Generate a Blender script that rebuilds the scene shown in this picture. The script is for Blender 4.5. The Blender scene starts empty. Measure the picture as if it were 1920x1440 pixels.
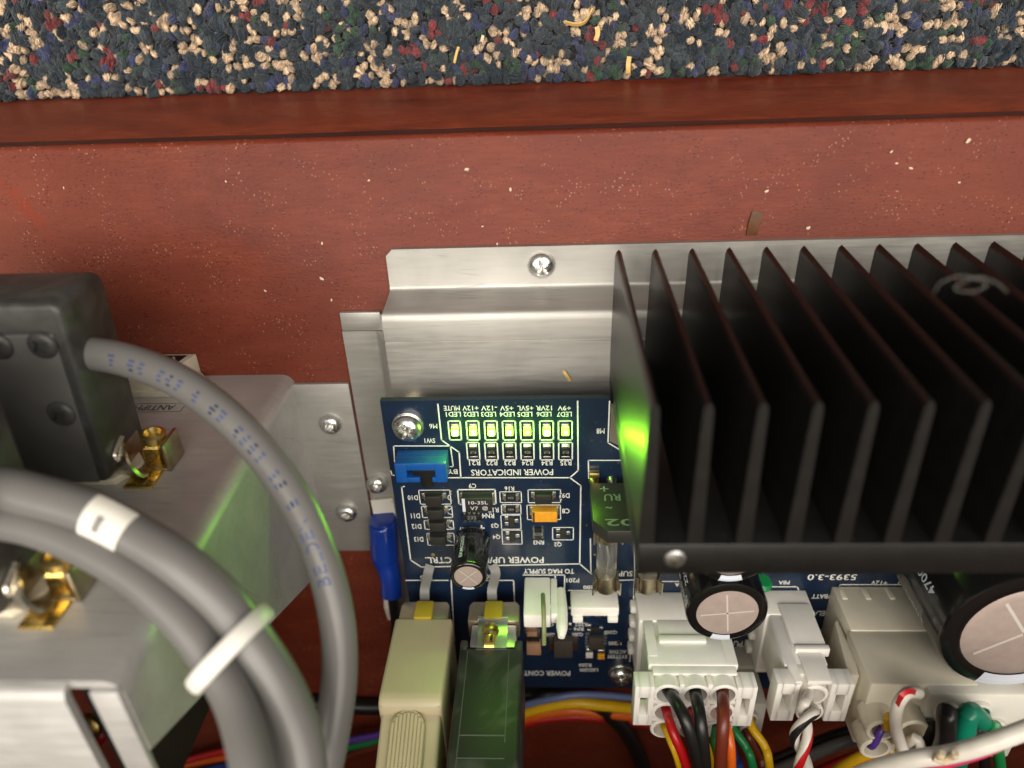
import bpy, bmesh, math, random
import numpy as np
from mathutils import Vector, Matrix, Quaternion
random.seed(7); rng = np.random.default_rng(7)
MM = 0.001; WZ = -19.0      # WZ: top of the wooden panel
scn = bpy.context.scene
COL = scn.collection
# ------------------------------------------------------------------ camera
# all lengths below are millimetres: X right, Y away past the board's top edge, Z up from the board's face
RX = np.array([0.99862644, -0.03784931, -0.0362308])
RY = np.array([-0.01390197, -0.85811478, 0.51326968])
RZ = np.array([-0.05051709, -0.51206099, -0.85746228])
CAM = np.array([37.628, 87.671, 140.257]); FPX = 1420.0
cd = bpy.data.cameras.new('camera'); cam = bpy.data.objects.new('camera', cd); COL.objects.link(cam)
m = Matrix.Identity(4)
for i in range(3):
    m[i][0] = RX[i]; m[i][1] = -RY[i]; m[i][2] = -RZ[i]; m[i][3] = CAM[i] * MM
cam.matrix_world = m
cd.sensor_width = 36; cd.lens = FPX / 1920 * 36; cd.clip_start = 0.005; cd.clip_end = 20
cd.dof.use_dof = True; cd.dof.focus_distance = 0.172; cd.dof.aperture_fstop = 10.5
scn.camera = cam
# ------------------------------------------------------------------ light and exposure
w = bpy.data.worlds.new('World'); scn.world = w; w.use_nodes = True
bg = w.node_tree.nodes['Background']; bg.inputs[0].default_value = (1.0, 0.93, 0.84, 1); bg.inputs[1].default_value = 0.25
def area(name, loc, target, size, power, col):
    l = bpy.data.lights.new(name, 'AREA'); l.shape = 'RECTANGLE'; l.size = size[0]; l.size_y = size[1]
    l.energy = power; l.color = col
    o = bpy.data.objects.new(name, l); COL.objects.link(o); o.location = loc
    o.rotation_euler = (Vector(target) - Vector(loc)).to_track_quat('-Z', 'Y').to_euler()
    return o
area('ceiling_light', (-0.22, 0.25, 1.25), (0.02, 0.0, 0), (1.30, 0.90), 24.0, (1.0, 0.93, 0.83))
area('ceiling_light_far', (0.75, 0.55, 1.35), (0.03, 0.0, 0), (1.30, 0.90), 17.0, (1.0, 0.93, 0.84))
vs = scn.view_settings; vs.view_transform = 'Standard'; vs.look = 'None'; vs.exposure = 0; vs.gamma = 1; vs.use_curve_mapping = False
scn.render.engine = 'CYCLES'

# ------------------------------------------------------------------ helpers
def at(x, y, z=0.0):
    d = RX * ((x - 960) / FPX) + RY * ((y - 720) / FPX) + RZ
    return Vector(CAM + d * ((z - CAM[2]) / d[2]))
def atd(x, y, depth):
    d = RX * ((x - 960) / FPX) + RY * ((y - 720) / FPX) + RZ
    return Vector(CAM + d * depth)
def aty(x, y, Y):
    d = RX * ((x - 960) / FPX) + RY * ((y - 720) / FPX) + RZ
    return Vector(CAM + d * ((Y - CAM[1]) / d[1]))

def finish(bm, name, mat, smooth=35):
    me = bpy.data.meshes.new(name); bm.to_mesh(me); bm.free()
    me.transform(Matrix.Scale(MM, 4))
    if isinstance(mat, (list, tuple)):
        for q in mat: me.materials.append(M[q])
    elif mat: me.materials.append(M[mat])
    if smooth:
        me.shade_smooth(); me.set_sharp_from_angle(angle=math.radians(smooth))
    return me
ROOT = {}
def thing(name, label, cat, loc, group=None):
    o = bpy.data.objects.new(name, None); COL.objects.link(o); o.empty_display_size = 0.005
    o.location = Vector(loc) * MM; o['label'] = label; o['category'] = cat
    if group: o['group'] = group
    ROOT[o] = Vector(loc)
    return o
def part(name, bm, mat, parent=None, smooth=35, base=None, label=None):
    """bm in world millimetres; stored relative to base (default: the parent's origin)"""
    b = Vector(base) if base is not None else (ROOT[parent] if parent else Vector((0, 0, 0)))
    bmesh.ops.translate(bm, verts=bm.verts, vec=-b)
    me = finish(bm, name, mat, smooth)
    o = bpy.data.objects.new(name, me); COL.objects.link(o)
    if parent: o.parent = parent; o.location = (b - ROOT[parent]) * MM
    else: o.location = b * MM
    ROOT[o] = b
    if label: o['label'] = label
    return o
def tag(o, label, cat, group=None):
    o['label'] = label; o['category'] = cat
    if group: o['group'] = group
    return o
def inst(name, me, parent, loc, rot=0.0):
    o = bpy.data.objects.new(name, me); COL.objects.link(o)
    o.parent = parent; o.location = (Vector(loc) - ROOT[parent]) * MM; o.rotation_euler = (0, 0, rot)
    ROOT[o] = Vector(loc)
    return o
def B(): return bmesh.new()
def merge(bm, b2, mat=None):
    if mat is not None: bmesh.ops.transform(b2, matrix=mat, verts=b2.verts)
    me = bpy.data.meshes.new('tmp'); b2.to_mesh(me); b2.free(); bm.from_mesh(me); bpy.data.meshes.remove(me)
    return bm
def box(bm, x0, x1, y0, y1, z0, z1, bev=0.0, seg=2, mi=0, mat=None):
    b = bmesh.new(); bmesh.ops.create_cube(b, size=1)
    bmesh.ops.transform(b, verts=b.verts, matrix=Matrix.Translation(((x0+x1)/2, (y0+y1)/2, (z0+z1)/2)) @ Matrix.Diagonal((abs(x1-x0), abs(y1-y0), abs(z1-z0), 1)))
    if bev: bmesh.ops.bevel(b, geom=b.edges[:], offset=bev, segments=seg, profile=0.5, affect='EDGES')
    for f in b.faces: f.material_index = mi
    return merge(bm, b, mat)
def prism(bm, pts, axis, a0, a1, bev=0.0, seg=2, mi=0, mat=None):
    """polygon pts (u,v) extruded along axis 'x' (u=y,v=z), 'y' (u=x,v=z) or 'z' (u=x,v=y)"""
    def v3(u, v, a): return {'x': (a, u, v), 'y': (u, a, v), 'z': (u, v, a)}[axis]
    b = bmesh.new()
    lo = [b.verts.new(v3(u, v, a0)) for u, v in pts]; hi = [b.verts.new(v3(u, v, a1)) for u, v in pts]
    n = len(pts); b.faces.new(lo); b.faces.new(hi[::-1])
    for i in range(n): b.faces.new((lo[i], hi[i], hi[(i+1) % n], lo[(i+1) % n]))
    bmesh.ops.recalc_face_normals(b, faces=b.faces[:])
    if bev: bmesh.ops.bevel(b, geom=b.edges[:], offset=bev, segments=seg, profile=0.5, affect='EDGES')
    for f in b.faces: f.material_index = mi
    return merge(bm, b, mat)
def lathe(bm, prof, c=(0, 0, 0), axis=(0, 0, 1), seg=32, mi=0, cap=True):
    """prof: list of (radius, height) from bottom to top"""
    b = bmesh.new(); rings = []
    for r, h in prof:
        if r < 1e-6: rings.append([b.verts.new((0, 0, h))])
        else: rings.append([b.verts.new((r*math.cos(2*math.pi*k/seg), r*math.sin(2*math.pi*k/seg), h)) for k in range(seg)])
    for a, q in zip(rings, rings[1:]):
        for k in range(seg):
            k2 = (k+1) % seg
            if len(a) == 1 and len(q) == 1: continue
            if len(a) == 1: b.faces.new((a[0], q[k2], q[k]))
            elif len(q) == 1: b.faces.new((a[k], a[k2], q[0]))
            else: b.faces.new((a[k], a[k2], q[k2], q[k]))
    if cap:
        if len(rings[0]) > 1: b.faces.new(rings[0][::-1])
        if len(rings[-1]) > 1: b.faces.new(rings[-1])
    bmesh.ops.recalc_face_normals(b, faces=b.faces[:])
    for f in b.faces: f.material_index = mi
    q = Vector((0, 0, 1)).rotation_difference(Vector(axis).normalized())
    return merge(bm, b, Matrix.Translation(c) @ q.to_matrix().to_4x4())
def cyl(bm, p0, p1, r0, r1=None, seg=20, mi=0):
    p0 = Vector(p0); p1 = Vector(p1); r1 = r0 if r1 is None else r1
    return lathe(bm, [(r0, 0), (r1, (p1-p0).length)], p0, p1-p0, seg, mi)
def spline(pts, n=8):
    pts = [Vector(p) for p in pts]; out = []
    P = [2*pts[0]-pts[1]] + pts + [2*pts[-1]-pts[-2]]
    for i in range(1, len(P)-2):
        a, b_, c_, d = P[i-1:i+3]
        for k in range(n):
            t = k/n
            out.append(0.5*((2*b_)+(-a+c_)*t+(2*a-5*b_+4*c_-d)*t*t+(-a+3*b_-3*c_+d)*t**3))
    out.append(pts[-1]); return out
def tube(bm, pts, r, seg=14, n=8, cap=True, mi=0, smooth=True, flat=None):
    """swept tube; r a number or one radius for each control point; also writes a UV map (u round, v along in mm)"""
    c = spline(pts, n) if smooth else [Vector(p) for p in pts]
    if hasattr(r, '__len__'):
        rr = list(np.interp(np.linspace(0, len(r)-1, len(c)), range(len(r)), r))
    else: rr = [r]*len(c)
    b = bmesh.new(); uvl = b.loops.layers.uv.new('UVMap'); rings = []; ln = [0]
    t = (c[1]-c[0]).normalized(); nrm = t.orthogonal().normalized()
    for i, p in enumerate(c):
        t2 = (c[min(i+1, len(c)-1)]-c[max(i-1, 0)]).normalized()
        nrm = (t.rotation_difference(t2) @ nrm); nrm = (nrm-t2*nrm.dot(t2)).normalized(); t = t2
        bn = t.cross(nrm)
        rings.append([b.verts.new(p+(nrm*math.cos(2*math.pi*k/seg)+bn*math.sin(2*math.pi*k/seg))*rr[i]) for k in range(seg)])
        if i: ln.append(ln[-1]+(p-c[i-1]).length)
    for i in range(len(rings)-1):
        for k in range(seg):
            k2 = (k+1) % seg
            f = b.faces.new((rings[i][k], rings[i][k2], rings[i+1][k2], rings[i+1][k]))
            for lp, (u, v) in zip(f.loops, ((k/seg, ln[i]), ((k+1)/seg, ln[i]), ((k+1)/seg, ln[i+1]), (k/seg, ln[i+1]))): lp[uvl].uv = (u, v)
    if cap: b.faces.new(rings[0][::-1]); b.faces.new(rings[-1])
    for f in b.faces: f.material_index = mi
    return merge(bm, b)
def strip(bm, pts, width, thick, side, n=8, smooth=True):
    """flat band swept along pts; side = direction of its width"""
    c = spline(pts, n) if smooth else [Vector(p) for p in pts]
    s = Vector(side).normalized(); b = bmesh.new(); rings = []
    for i, p in enumerate(c):
        t = (c[min(i+1, len(c)-1)]-c[max(i-1, 0)]).normalized(); q = (s-t*s.dot(t)).normalized(); u = t.cross(q)
        rings.append([b.verts.new(p+q*width/2*a+u*thick/2*e) for a, e in ((1, 1), (-1, 1), (-1, -1), (1, -1))])
    for a, q in zip(rings, rings[1:]):
        for k in range(4): b.faces.new((a[k], a[(k+1) % 4], q[(k+1) % 4], q[k]))
    b.faces.new(rings[0]); b.faces.new(rings[-1][::-1])
    bmesh.ops.recalc_face_normals(b, faces=b.faces[:])
    return merge(bm, b)
def text(bm, s, centre, width, height, ux=(-1, 0, 0), uy=(0, -1, 0), mi=0):
    """flat lettering, scaled to width x height mm, ux = reading direction, uy = up of the letters"""
    cu = bpy.data.curves.new('t', 'FONT'); cu.body = s; cu.size = 1; cu.resolution_u = 2; cu.offset = 0.012
    ob = bpy.data.objects.new('t', cu); COL.objects.link(ob)
    dg = bpy.context.evaluated_depsgraph_get(); me = bpy.data.meshes.new_from_object(ob.evaluated_get(dg))
    bpy.data.objects.remove(ob); bpy.data.curves.remove(cu)
    co = np.array([v.co[:] for v in me.vertices])
    if len(co) == 0: return bm
    lo = co.min(0); hi = co.max(0)
    ux = Vector(ux).normalized(); uy = Vector(uy).normalized(); n = ux.cross(uy); c = Vector(centre)
    sx = width/max(hi[0]-lo[0], 1e-6); sy = height/max(hi[1]-lo[1], 1e-6)
    for v in me.vertices:
        a = (v.co.x-(lo[0]+hi[0])/2)*sx; b_ = (v.co.y-(lo[1]+hi[1])/2)*sy
        v.co = c+ux*a+uy*b_
    b = bmesh.new(); b.from_mesh(me); bpy.data.meshes.remove(me)
    for f in b.faces:
        f.material_index = mi
        f.normal_update()
        if f.normal.dot(n) < 0: f.normal_flip()
    return merge(bm, b)
def line(bm, pts, width, z):
    for a, c_ in zip(pts, pts[1:]):
        a = Vector((a[0], a[1])); c_ = Vector((c_[0], c_[1])); t = (c_-a).normalized(); n = Vector((-t.y, t.x))*width/2; e = t*width/2*0.9
        v = [bm.verts.new((p.x, p.y, z)) for p in (a-e-n, c_+e-n, c_+e+n, a-e+n)]
        bm.faces.new(v)
    return bm

# ------------------------------------------------------------------ materials
M = {}
def mat(name, col, rough=0.5, metal=0.0, spec=0.5, coat=0.0, coat_rough=0.1, var=0.0, vscale=400.0, stretch=(1, 1, 1), bump=0.0, bscale=2000.0, bstretch=None, aniso=0.0,
        col2=None, trans=0.0, ior=1.5, sss=0.0, emit=None, estr=0.0, rvar=0.0, alpha=1.0):
    m = bpy.data.materials.new(name); m.use_nodes = True; nt = m.node_tree; N = nt.nodes; L = nt.links
    p = N['Principled BSDF']
    p.inputs['Base Color'].default_value = (*col, 1); p.inputs['Roughness'].default_value = rough; p.inputs['Metallic'].default_value = metal
    p.inputs['Specular IOR Level'].default_value = spec; p.inputs['Coat Weight'].default_value = coat; p.inputs['Coat Roughness'].default_value = coat_rough
    p.inputs['Transmission Weight'].default_value = trans; p.inputs['IOR'].default_value = ior; p.inputs['Anisotropic'].default_value = aniso
    if sss:
        p.inputs['Subsurface Weight'].default_value = sss; p.inputs['Subsurface Radius'].default_value = (1, 0.9, 0.7); p.inputs['Subsurface Scale'].default_value = 0.0015
    if emit: p.inputs['Emission Color'].default_value = (*emit, 1); p.inputs['Emission Strength'].default_value = estr
    tc = N.new('ShaderNodeTexCoord')
    def noise(scale, st, det=4):
        mp = N.new('ShaderNodeMapping'); mp.inputs['Scale'].default_value = st; L.new(tc.outputs['Object'], mp.inputs[0])
        n = N.new('ShaderNodeTexNoise'); n.inputs['Scale'].default_value = scale; n.inputs['Detail'].default_value = det; L.new(mp.outputs[0], n.inputs['Vector']); return n
    if var or col2 or rvar:
        n = noise(vscale, stretch)
        if var or col2:
            r = N.new('ShaderNodeValToRGB'); r.color_ramp.elements[0].position = 0.3; r.color_ramp.elements[1].position = 0.7
            c2 = col2 or tuple(min(1, q*(1+var)) for q in col); c1 = col if col2 else tuple(q*(1-var) for q in col)
            r.color_ramp.elements[0].color = (*c1, 1); r.color_ramp.elements[1].color = (*c2, 1)
            L.new(n.outputs['Fac'], r.inputs[0]); L.new(r.outputs[0], p.inputs['Base Color'])
        if rvar:
            mr = N.new('ShaderNodeMapRange'); mr.inputs[1].default_value = 0.3; mr.inputs[2].default_value = 0.7; mr.inputs[3].default_value = max(0.02, rough-rvar); mr.inputs[4].default_value = rough+rvar
            L.new(n.outputs['Fac'], mr.inputs[0]); L.new(mr.outputs[0], p.inputs['Roughness'])
    if bump:
        n = noise(bscale, bstretch or (1, 1, 1), 3); b = N.new('ShaderNodeBump'); b.inputs['Strength'].default_value = bump; b.inputs['Distance'].default_value = 0.0001
        L.new(n.outputs['Fac'], b.inputs['Height']); L.new(b.outputs[0], p.inputs['Normal'])
    M[name] = m; return m
def nodes(name): m = M[name]; return m, m.node_tree.nodes, m.node_tree.links, m.node_tree.nodes['Principled BSDF']
def brushed(name, col, stretch, rough=0.34, metal=0.8):
    mat(name, col, rough, metal, var=0.06, vscale=1300, stretch=stretch, bump=0.10, bscale=3200, bstretch=stretch, rvar=0.06)
    m, N, L, p = nodes(name)       # smudges and fine scratches over the brushing
    tc = N.new('ShaderNodeTexCoord'); n = N.new('ShaderNodeTexNoise'); n.inputs['Scale'].default_value = 70; n.inputs['Detail'].default_value = 6; n.inputs['Distortion'].default_value = 0.6
    L.new(tc.outputs['Object'], n.inputs['Vector'])
    r = N.new('ShaderNodeMapRange'); r.inputs[1].default_value = 0.35; r.inputs[2].default_value = 0.7; r.inputs[3].default_value = 0.86; r.inputs[4].default_value = 1.04; L.new(n.outputs['Fac'], r.inputs[0])
    mx = N.new('ShaderNodeMix'); mx.data_type = 'RGBA'; mx.blend_type = 'MULTIPLY'; mx.inputs[0].default_value = 1
    src = p.inputs['Base Color'].links[0].from_socket; L.new(src, mx.inputs[6]); L.new(r.outputs[0], mx.inputs[7])
    out = mx.outputs[2]
    for sc_, rot, amt in ((150, 0.25, 0.72), (110, -0.5, 0.78), (60, 1.25, 0.80)):
        mq = N.new('ShaderNodeMapping'); mq.inputs['Rotation'].default_value = (0, 0, rot); mq.inputs['Scale'].default_value = (0.08, 1, 1); L.new(tc.outputs['Object'], mq.inputs[0])
        v = N.new('ShaderNodeTexVoronoi'); v.feature = 'DISTANCE_TO_EDGE'; v.inputs['Scale'].default_value = sc_; L.new(mq.outputs[0], v.inputs['Vector'])
        g = N.new('ShaderNodeTexNoise'); g.inputs['Scale'].default_value = 90; L.new(tc.outputs['Object'], g.inputs['Vector'])
        a1 = N.new('ShaderNodeMapRange'); a1.inputs[1].default_value = 0.0; a1.inputs[2].default_value = 0.012; a1.inputs[3].default_value = 1; a1.inputs[4].default_value = 0; L.new(v.outputs['Distance'], a1.inputs[0])
        a2 = N.new('ShaderNodeMapRange'); a2.inputs[1].default_value = 0.52; a2.inputs[2].default_value = 0.66; L.new(g.outputs['Fac'], a2.inputs[0])
        ml = N.new('ShaderNodeMath'); ml.operation = 'MULTIPLY'; L.new(a1.outputs[0], ml.inputs[0]); L.new(a2.outputs[0], ml.inputs[1])
        m2 = N.new('ShaderNodeMix'); m2.data_type = 'RGBA'; m2.blend_type = 'MULTIPLY'; m2.inputs[7].default_value = (amt, amt*0.98, amt*0.95, 1); L.new(ml.outputs[0], m2.inputs[0]); L.new(out, m2.inputs[6]); out = m2.outputs[2]
    L.new(out, p.inputs['Base Color'])
brushed('aluminium', (0.45, 0.435, 0.405), (0.08, 1, 1), 0.50, 0.7)
brushed('aluminium_side', (0.50, 0.485, 0.455), (0.08, 1, 1), 0.5, 0.65)
brushed('aluminium_box', (0.56, 0.55, 0.53), (0.08, 1, 1), 0.5, 0.45)
mat('zinc', (0.75, 0.75, 0.73), 0.30, 1.0, rvar=0.08, vscale=900)
mat('zinc_dark', (0.10, 0.10, 0.095), 0.4, 1.0)
mat('tin', (0.75, 0.74, 0.70), 0.30, 1.0, bump=0.2, bscale=1500)
mat('nickel', (0.62, 0.57, 0.47), 0.28, 1.0, rvar=0.1, vscale=500)
mat('brass', (0.72, 0.52, 0.16), 0.28, 1.0, rvar=0.1, vscale=700)
mat('tarnished', (0.45, 0.38, 0.27), 0.36, 1.0, var=0.25, vscale=300)
mat('blade_metal', (0.16, 0.16, 0.15), 0.5, 0.6)
mat('contact_metal', (0.50, 0.42, 0.31), 0.36, 0.85, var=0.15, vscale=200)
mat('yellow_insert', (0.42, 0.31, 0.02), 0.35)
mat('gold', (0.70, 0.55, 0.22), 0.35, 1.0)
mat('standoff', (0.66, 0.60, 0.48), 0.35, 1.0)
mat('board', (0.006, 0.017, 0.042), 0.32, 0, 0.5, coat=0.35, coat_rough=0.12, var=0.18, vscale=160, bump=0.06, bscale=900)
mat('board_edge', (0.015, 0.045, 0.045), 0.6, bump=0.2)
mat('silk', (0.72, 0.72, 0.66), 0.6, var=0.06, vscale=900)
mat('pad', (0.50, 0.44, 0.34), 0.35, 1.0)
mat('black_ceramic', (0.012, 0.012, 0.012), 0.32, var=0.3, vscale=1500)
mat('black_epoxy', (0.022, 0.021, 0.019), 0.42, bump=0.1, bscale=4000)
mat('dark_grey_epoxy', (0.05, 0.043, 0.036), 0.5, bump=0.1, bscale=3000)
mat('orange_epoxy', (0.75, 0.33, 0.02), 0.4, var=0.08, vscale=900)
mat('tan_ceramic', (0.40, 0.22, 0.13), 0.5, var=0.1, vscale=900)
mat('marking', (0.55, 0.55, 0.55), 0.6)
mat('mould_line', (0.09, 0.10, 0.095), 0.6)
mat('marking_faint', (0.20, 0.21, 0.19), 0.6)
mat('led_body', (0.75, 0.78, 0.45), 0.4)
mat('led_glow', (0.5, 0.9, 0.1), 0.4, emit=(0.26, 1.0, 0.01), estr=11.0)
mat('led_core', (0.9, 0.95, 0.4), 0.4, emit=(0.75, 1.0, 0.12), estr=14.0)
mat('blue_plastic', (0.006, 0.085, 0.34), 0.33, var=0.08, vscale=200, bump=0.05)
mat('blue_vinyl', (0.006, 0.035, 0.27), 0.2, var=0.15, vscale=120, coat=0.4)
mat('black_plastic', (0.010, 0.010, 0.010), 0.35)
mat('black_anodised', (0.0055, 0.0048, 0.0045), 0.38, 0, 0.55, bump=0.4, bscale=1700, bstretch=(1, 0.03, 1), var=0.3, vscale=300)
mat('sleeve', (0.006, 0.006, 0.006), 0.2, coat=0.5, coat_rough=0.08, bump=0.03, bscale=600)
mat('can_top', (0.46, 0.37, 0.33), 0.45, 0.35, var=0.06, vscale=500, bump=0.08)
mat('can_top_line', (0.72, 0.66, 0.60), 0.35, 0.3)
mat('sleeve_mark', (0.62, 0.66, 0.74), 0.45)
mat('glass', (0.97, 0.96, 0.9), 0.05, trans=0.95, ior=1.45)
mat('nylon', (0.90, 0.87, 0.80), 0.42, sss=0.25, var=0.03, vscale=250, bump=0.04, bscale=700)
mat('nylon_natural', (0.74, 0.69, 0.56), 0.40, sss=0.35, var=0.06, vscale=90, bump=0.03, bscale=700)
mat('nylon_frost', (0.76, 0.74, 0.66), 0.38, sss=0.35, var=0.04, vscale=90)
mat('nylon_clear', (0.52, 0.50, 0.44), 0.35, trans=0.25, sss=0.2, var=0.05, vscale=120)
mat('beige_plastic', (0.50, 0.43, 0.275), 0.42, var=0.04, vscale=160, bump=0.06, bscale=2500)
mat('dusty_black', (0.013, 0.014, 0.013), 0.50, bump=0.08, bscale=1500)
mat('hood_plastic', (0.028, 0.028, 0.026), 0.44, var=0.10, vscale=300, bump=0.35, bscale=2200)
mat('hood_cover', (0.085, 0.082, 0.078), 0.5, var=0.08, vscale=300, bump=0.3, bscale=2600)
mat('cable_grey', (0.150, 0.145, 0.139), 0.36, var=0.05, vscale=120, bump=0.05, bscale=700)
mat('tie_white', (0.78, 0.76, 0.70), 0.4)
mat('label_white', (0.80, 0.77, 0.69), 0.55, var=0.04, vscale=300)
mat('ink', (0.06, 0.06, 0.075), 0.6)
mat('ink_grey', (0.22, 0.21, 0.21), 0.6)
mat('ink_blue', (0.05, 0.07, 0.17), 0.5)
mat('cream', (0.62, 0.57, 0.44), 0.4, var=0.06)
mat('straw', (0.62, 0.41, 0.14), 0.55, var=0.2, vscale=900, stretch=(1, 1, 1))
mat('chip_pale', (0.62, 0.50, 0.34), 0.6, var=0.2, vscale=900)
mat('stain_brown', (0.10, 0.035, 0.010), 0.6, var=0.4, vscale=500)
mat('plywood', (0.55, 0.43, 0.31), 0.6, var=0.12, vscale=60, stretch=(0.1, 1, 1))
mat('dark_stain', (0.072, 0.014, 0.008), 0.6, var=0.35, vscale=300, stretch=(0.1, 1, 1))
mat('hair', (0.45, 0.42, 0.38), 0.5)
mat('white_ceramic', (0.66, 0.63, 0.57), 0.6)
for nm, c_ in dict(black=(0.010, 0.010, 0.010), red=(0.50, 0.008, 0.012), brown=(0.15, 0.025, 0.012), orange=(0.75, 0.13, 0.01), yellow=(0.78, 0.46, 0.01),
                   green=(0.008, 0.22, 0.06), teal=(0.004, 0.20, 0.12), blue=(0.02, 0.06, 0.30), violet=(0.10, 0.04, 0.30), white=(0.72, 0.68, 0.61), pink=(0.62, 0.05, 0.13), grey=(0.12, 0.12, 0.12), slate=(0.14, 0.18, 0.36)).items():
    mat('wire_'+nm, c_, 0.34, var=0.05, vscale=300)
# dusty cloudiness on the dark plug and the cable jackets is real dirt with a shape of its own
def dust(name, col, lo, hi, scale, amount=1.0, dist=1.2):
    m, N, L, p = nodes(name)
    tc = N.new('ShaderNodeTexCoord'); n = N.new('ShaderNodeTexNoise'); n.inputs['Scale'].default_value = scale; n.inputs['Detail'].default_value = 7; n.inputs['Distortion'].default_value = dist
    L.new(tc.outputs['Object'], n.inputs['Vector'])
    r = N.new('ShaderNodeMapRange'); r.inputs[1].default_value = lo; r.inputs[2].default_value = hi; r.inputs[4].default_value = amount; L.new(n.outputs['Fac'], r.inputs[0])
    mx = N.new('ShaderNodeMix'); mx.data_type = 'RGBA'
    if p.inputs['Base Color'].links: L.new(p.inputs['Base Color'].links[0].from_socket, mx.inputs[6])
    else: mx.inputs[6].default_value = p.inputs['Base Color'].default_value
    mx.inputs[7].default_value = (*col, 1); L.new(r.outputs[0], mx.inputs[0]); L.new(mx.outputs[2], p.inputs['Base Color'])
dust('dusty_black', (0.082, 0.079, 0.077), 0.46, 0.66, 70, 1.0, 1.0)
dust('hood_plastic', (0.07, 0.068, 0.064), 0.40, 0.75, 110)
dust('board', (0.10, 0.12, 0.14), 0.66, 0.74, 1500, 0.6, 0)
dust('black_anodised', (0.10, 0.08, 0.06), 0.70, 0.78, 1100, 0.6, 0)

def wood_material(name, edge=False):
    m = bpy.data.materials.new(name); m.use_nodes = True; nt = m.node_tree; N = nt.nodes; L = nt.links; p = N['Principled BSDF']
    tc = N.new('ShaderNodeTexCoord')
    def mp(s):
        q = N.new('ShaderNodeMapping'); q.inputs['Scale'].default_value = s; L.new(tc.outputs['Object'], q.inputs[0]); return q.outputs[0]
    def noise(vec, sc, det=5, dist=0.0):
        n = N.new('ShaderNodeTexNoise'); n.inputs['Scale'].default_value = sc; n.inputs['Detail'].default_value = det; n.inputs['Distortion'].default_value = dist; L.new(vec, n.inputs['Vector']); return n.outputs['Fac']
    def rng_(f, a, b_, c_=0, d=1):
        r = N.new('ShaderNodeMapRange'); r.inputs[1].default_value = a; r.inputs[2].default_value = b_; r.inputs[3].default_value = c_; r.inputs[4].default_value = d; L.new(f, r.inputs[0]); return r.outputs[0]
    def mix(fac, a, b_, mode='MIX'):
        x = N.new('ShaderNodeMix'); x.data_type = 'RGBA'; x.blend_type = mode
        if isinstance(fac, float): x.inputs[0].default_value = fac
        else: L.new(fac, x.inputs[0])
        for i, q in ((6, a), (7, b_)):
            if isinstance(q, tuple): x.inputs[i].default_value = (*q, 1)
            else: L.new(q, x.inputs[i])
        return x.outputs[2]
    streak = noise(mp((0.30, 1, 1)), 120, 7, 0.9)
    fine = noise(mp((0.16, 1, 1)), 1500, 4)
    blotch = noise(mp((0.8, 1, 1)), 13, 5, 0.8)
    a, b_ = ((0.230, 0.038, 0.014), (0.300, 0.058, 0.022)) if edge else ((0.135, 0.023, 0.0110), (0.178, 0.036, 0.0170))
    c_ = mix(rng_(streak, 0.3, 0.7), a, b_)
    c_ = mix(rng_(noise(mp((0.7, 1, 1)), 48, 6, 1.2), 0.42, 0.68, 0, 0.5), c_, (0.085, 0.018, 0.010))      # soft darker mottling
    c_ = mix(rng_(fine, 0.35, 0.65, 0, 0.5), c_, (0.105, 0.017, 0.009))
    c_ = mix(rng_(blotch, 0.42, 0.72, 0.0, 0.6), c_, (0.205, 0.057, 0.036))       # broad paler, duller patches
    if edge:
        c_ = mix(rng_(noise(mp((0.05, 1, 0.25)), 300, 4), 0.60, 0.72, 0, 0.6), c_, (0.07, 0.010, 0.006))
    else:
        v = N.new('ShaderNodeTexVoronoi'); v.inputs['Scale'].default_value = 1600; v.inputs['Randomness'].default_value = 1; L.new(mp((0.55, 1, 1)), v.inputs['Vector'])
        gate = noise(mp((1, 1, 1)), 330, 3)
        s_ = N.new('ShaderNodeMath'); s_.operation = 'MULTIPLY'; L.new(rng_(v.outputs['Distance'], 0.12, 0.36, 0.75, 0), s_.inputs[0]); L.new(rng_(gate, 0.40, 0.60), s_.inputs[1])
        c_ = mix(s_.outputs[0], c_, (0.045, 0.010, 0.007))                        # open pores
        v2 = N.new('ShaderNodeTexVoronoi'); v2.inputs['Scale'].default_value = 1250; L.new(mp((1, 0.8, 1)), v2.inputs['Vector'])
        gate2 = noise(mp((1, 1, 1)), 160, 2)
        s2 = N.new('ShaderNodeMath'); s2.operation = 'MULTIPLY'; L.new(rng_(v2.outputs['Distance'], 0.10, 0.26, 0.38, 0), s2.inputs[0]); L.new(rng_(gate2, 0.50, 0.66), s2.inputs[1])
        c_ = mix(s2.outputs[0], c_, (0.60, 0.38, 0.25))                           # pale dust grains
    if not edge:      # a rubbed orange-red scuff near one end of the panel
        q0 = at(52, 392, WZ); mq = N.new('ShaderNodeMapping'); mq.vector_type = 'TEXTURE'; mq.inputs['Location'].default_value = (q0.x*MM, q0.y*MM, WZ*MM); mq.inputs['Rotation'].default_value = (0, 0, math.radians(-62)); mq.inputs['Scale'].default_value = (0.0065, 0.0020, 0.01)
        L.new(tc.outputs['Object'], mq.inputs[0]); ln = N.new('ShaderNodeVectorMath'); ln.operation = 'LENGTH'; L.new(mq.outputs[0], ln.inputs[0])
        ad = N.new('ShaderNodeMath'); ad.operation = 'ADD'; L.new(ln.outputs['Value'], ad.inputs[0]); L.new(rng_(noise(mp((1, 1, 1)), 700, 4), 0.3, 0.7, -0.4, 0.4), ad.inputs[1])
        c_ = mix(rng_(ad.outputs[0], 0.3, 1.2, 0.6, 0), c_, (0.215, 0.030, 0.011))
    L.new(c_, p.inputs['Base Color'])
    L.new(rng_(blotch, 0.3, 0.75, 0.34, 0.52), p.inputs['Roughness'])
    p.inputs['Specular IOR Level'].default_value = 0.16
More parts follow.
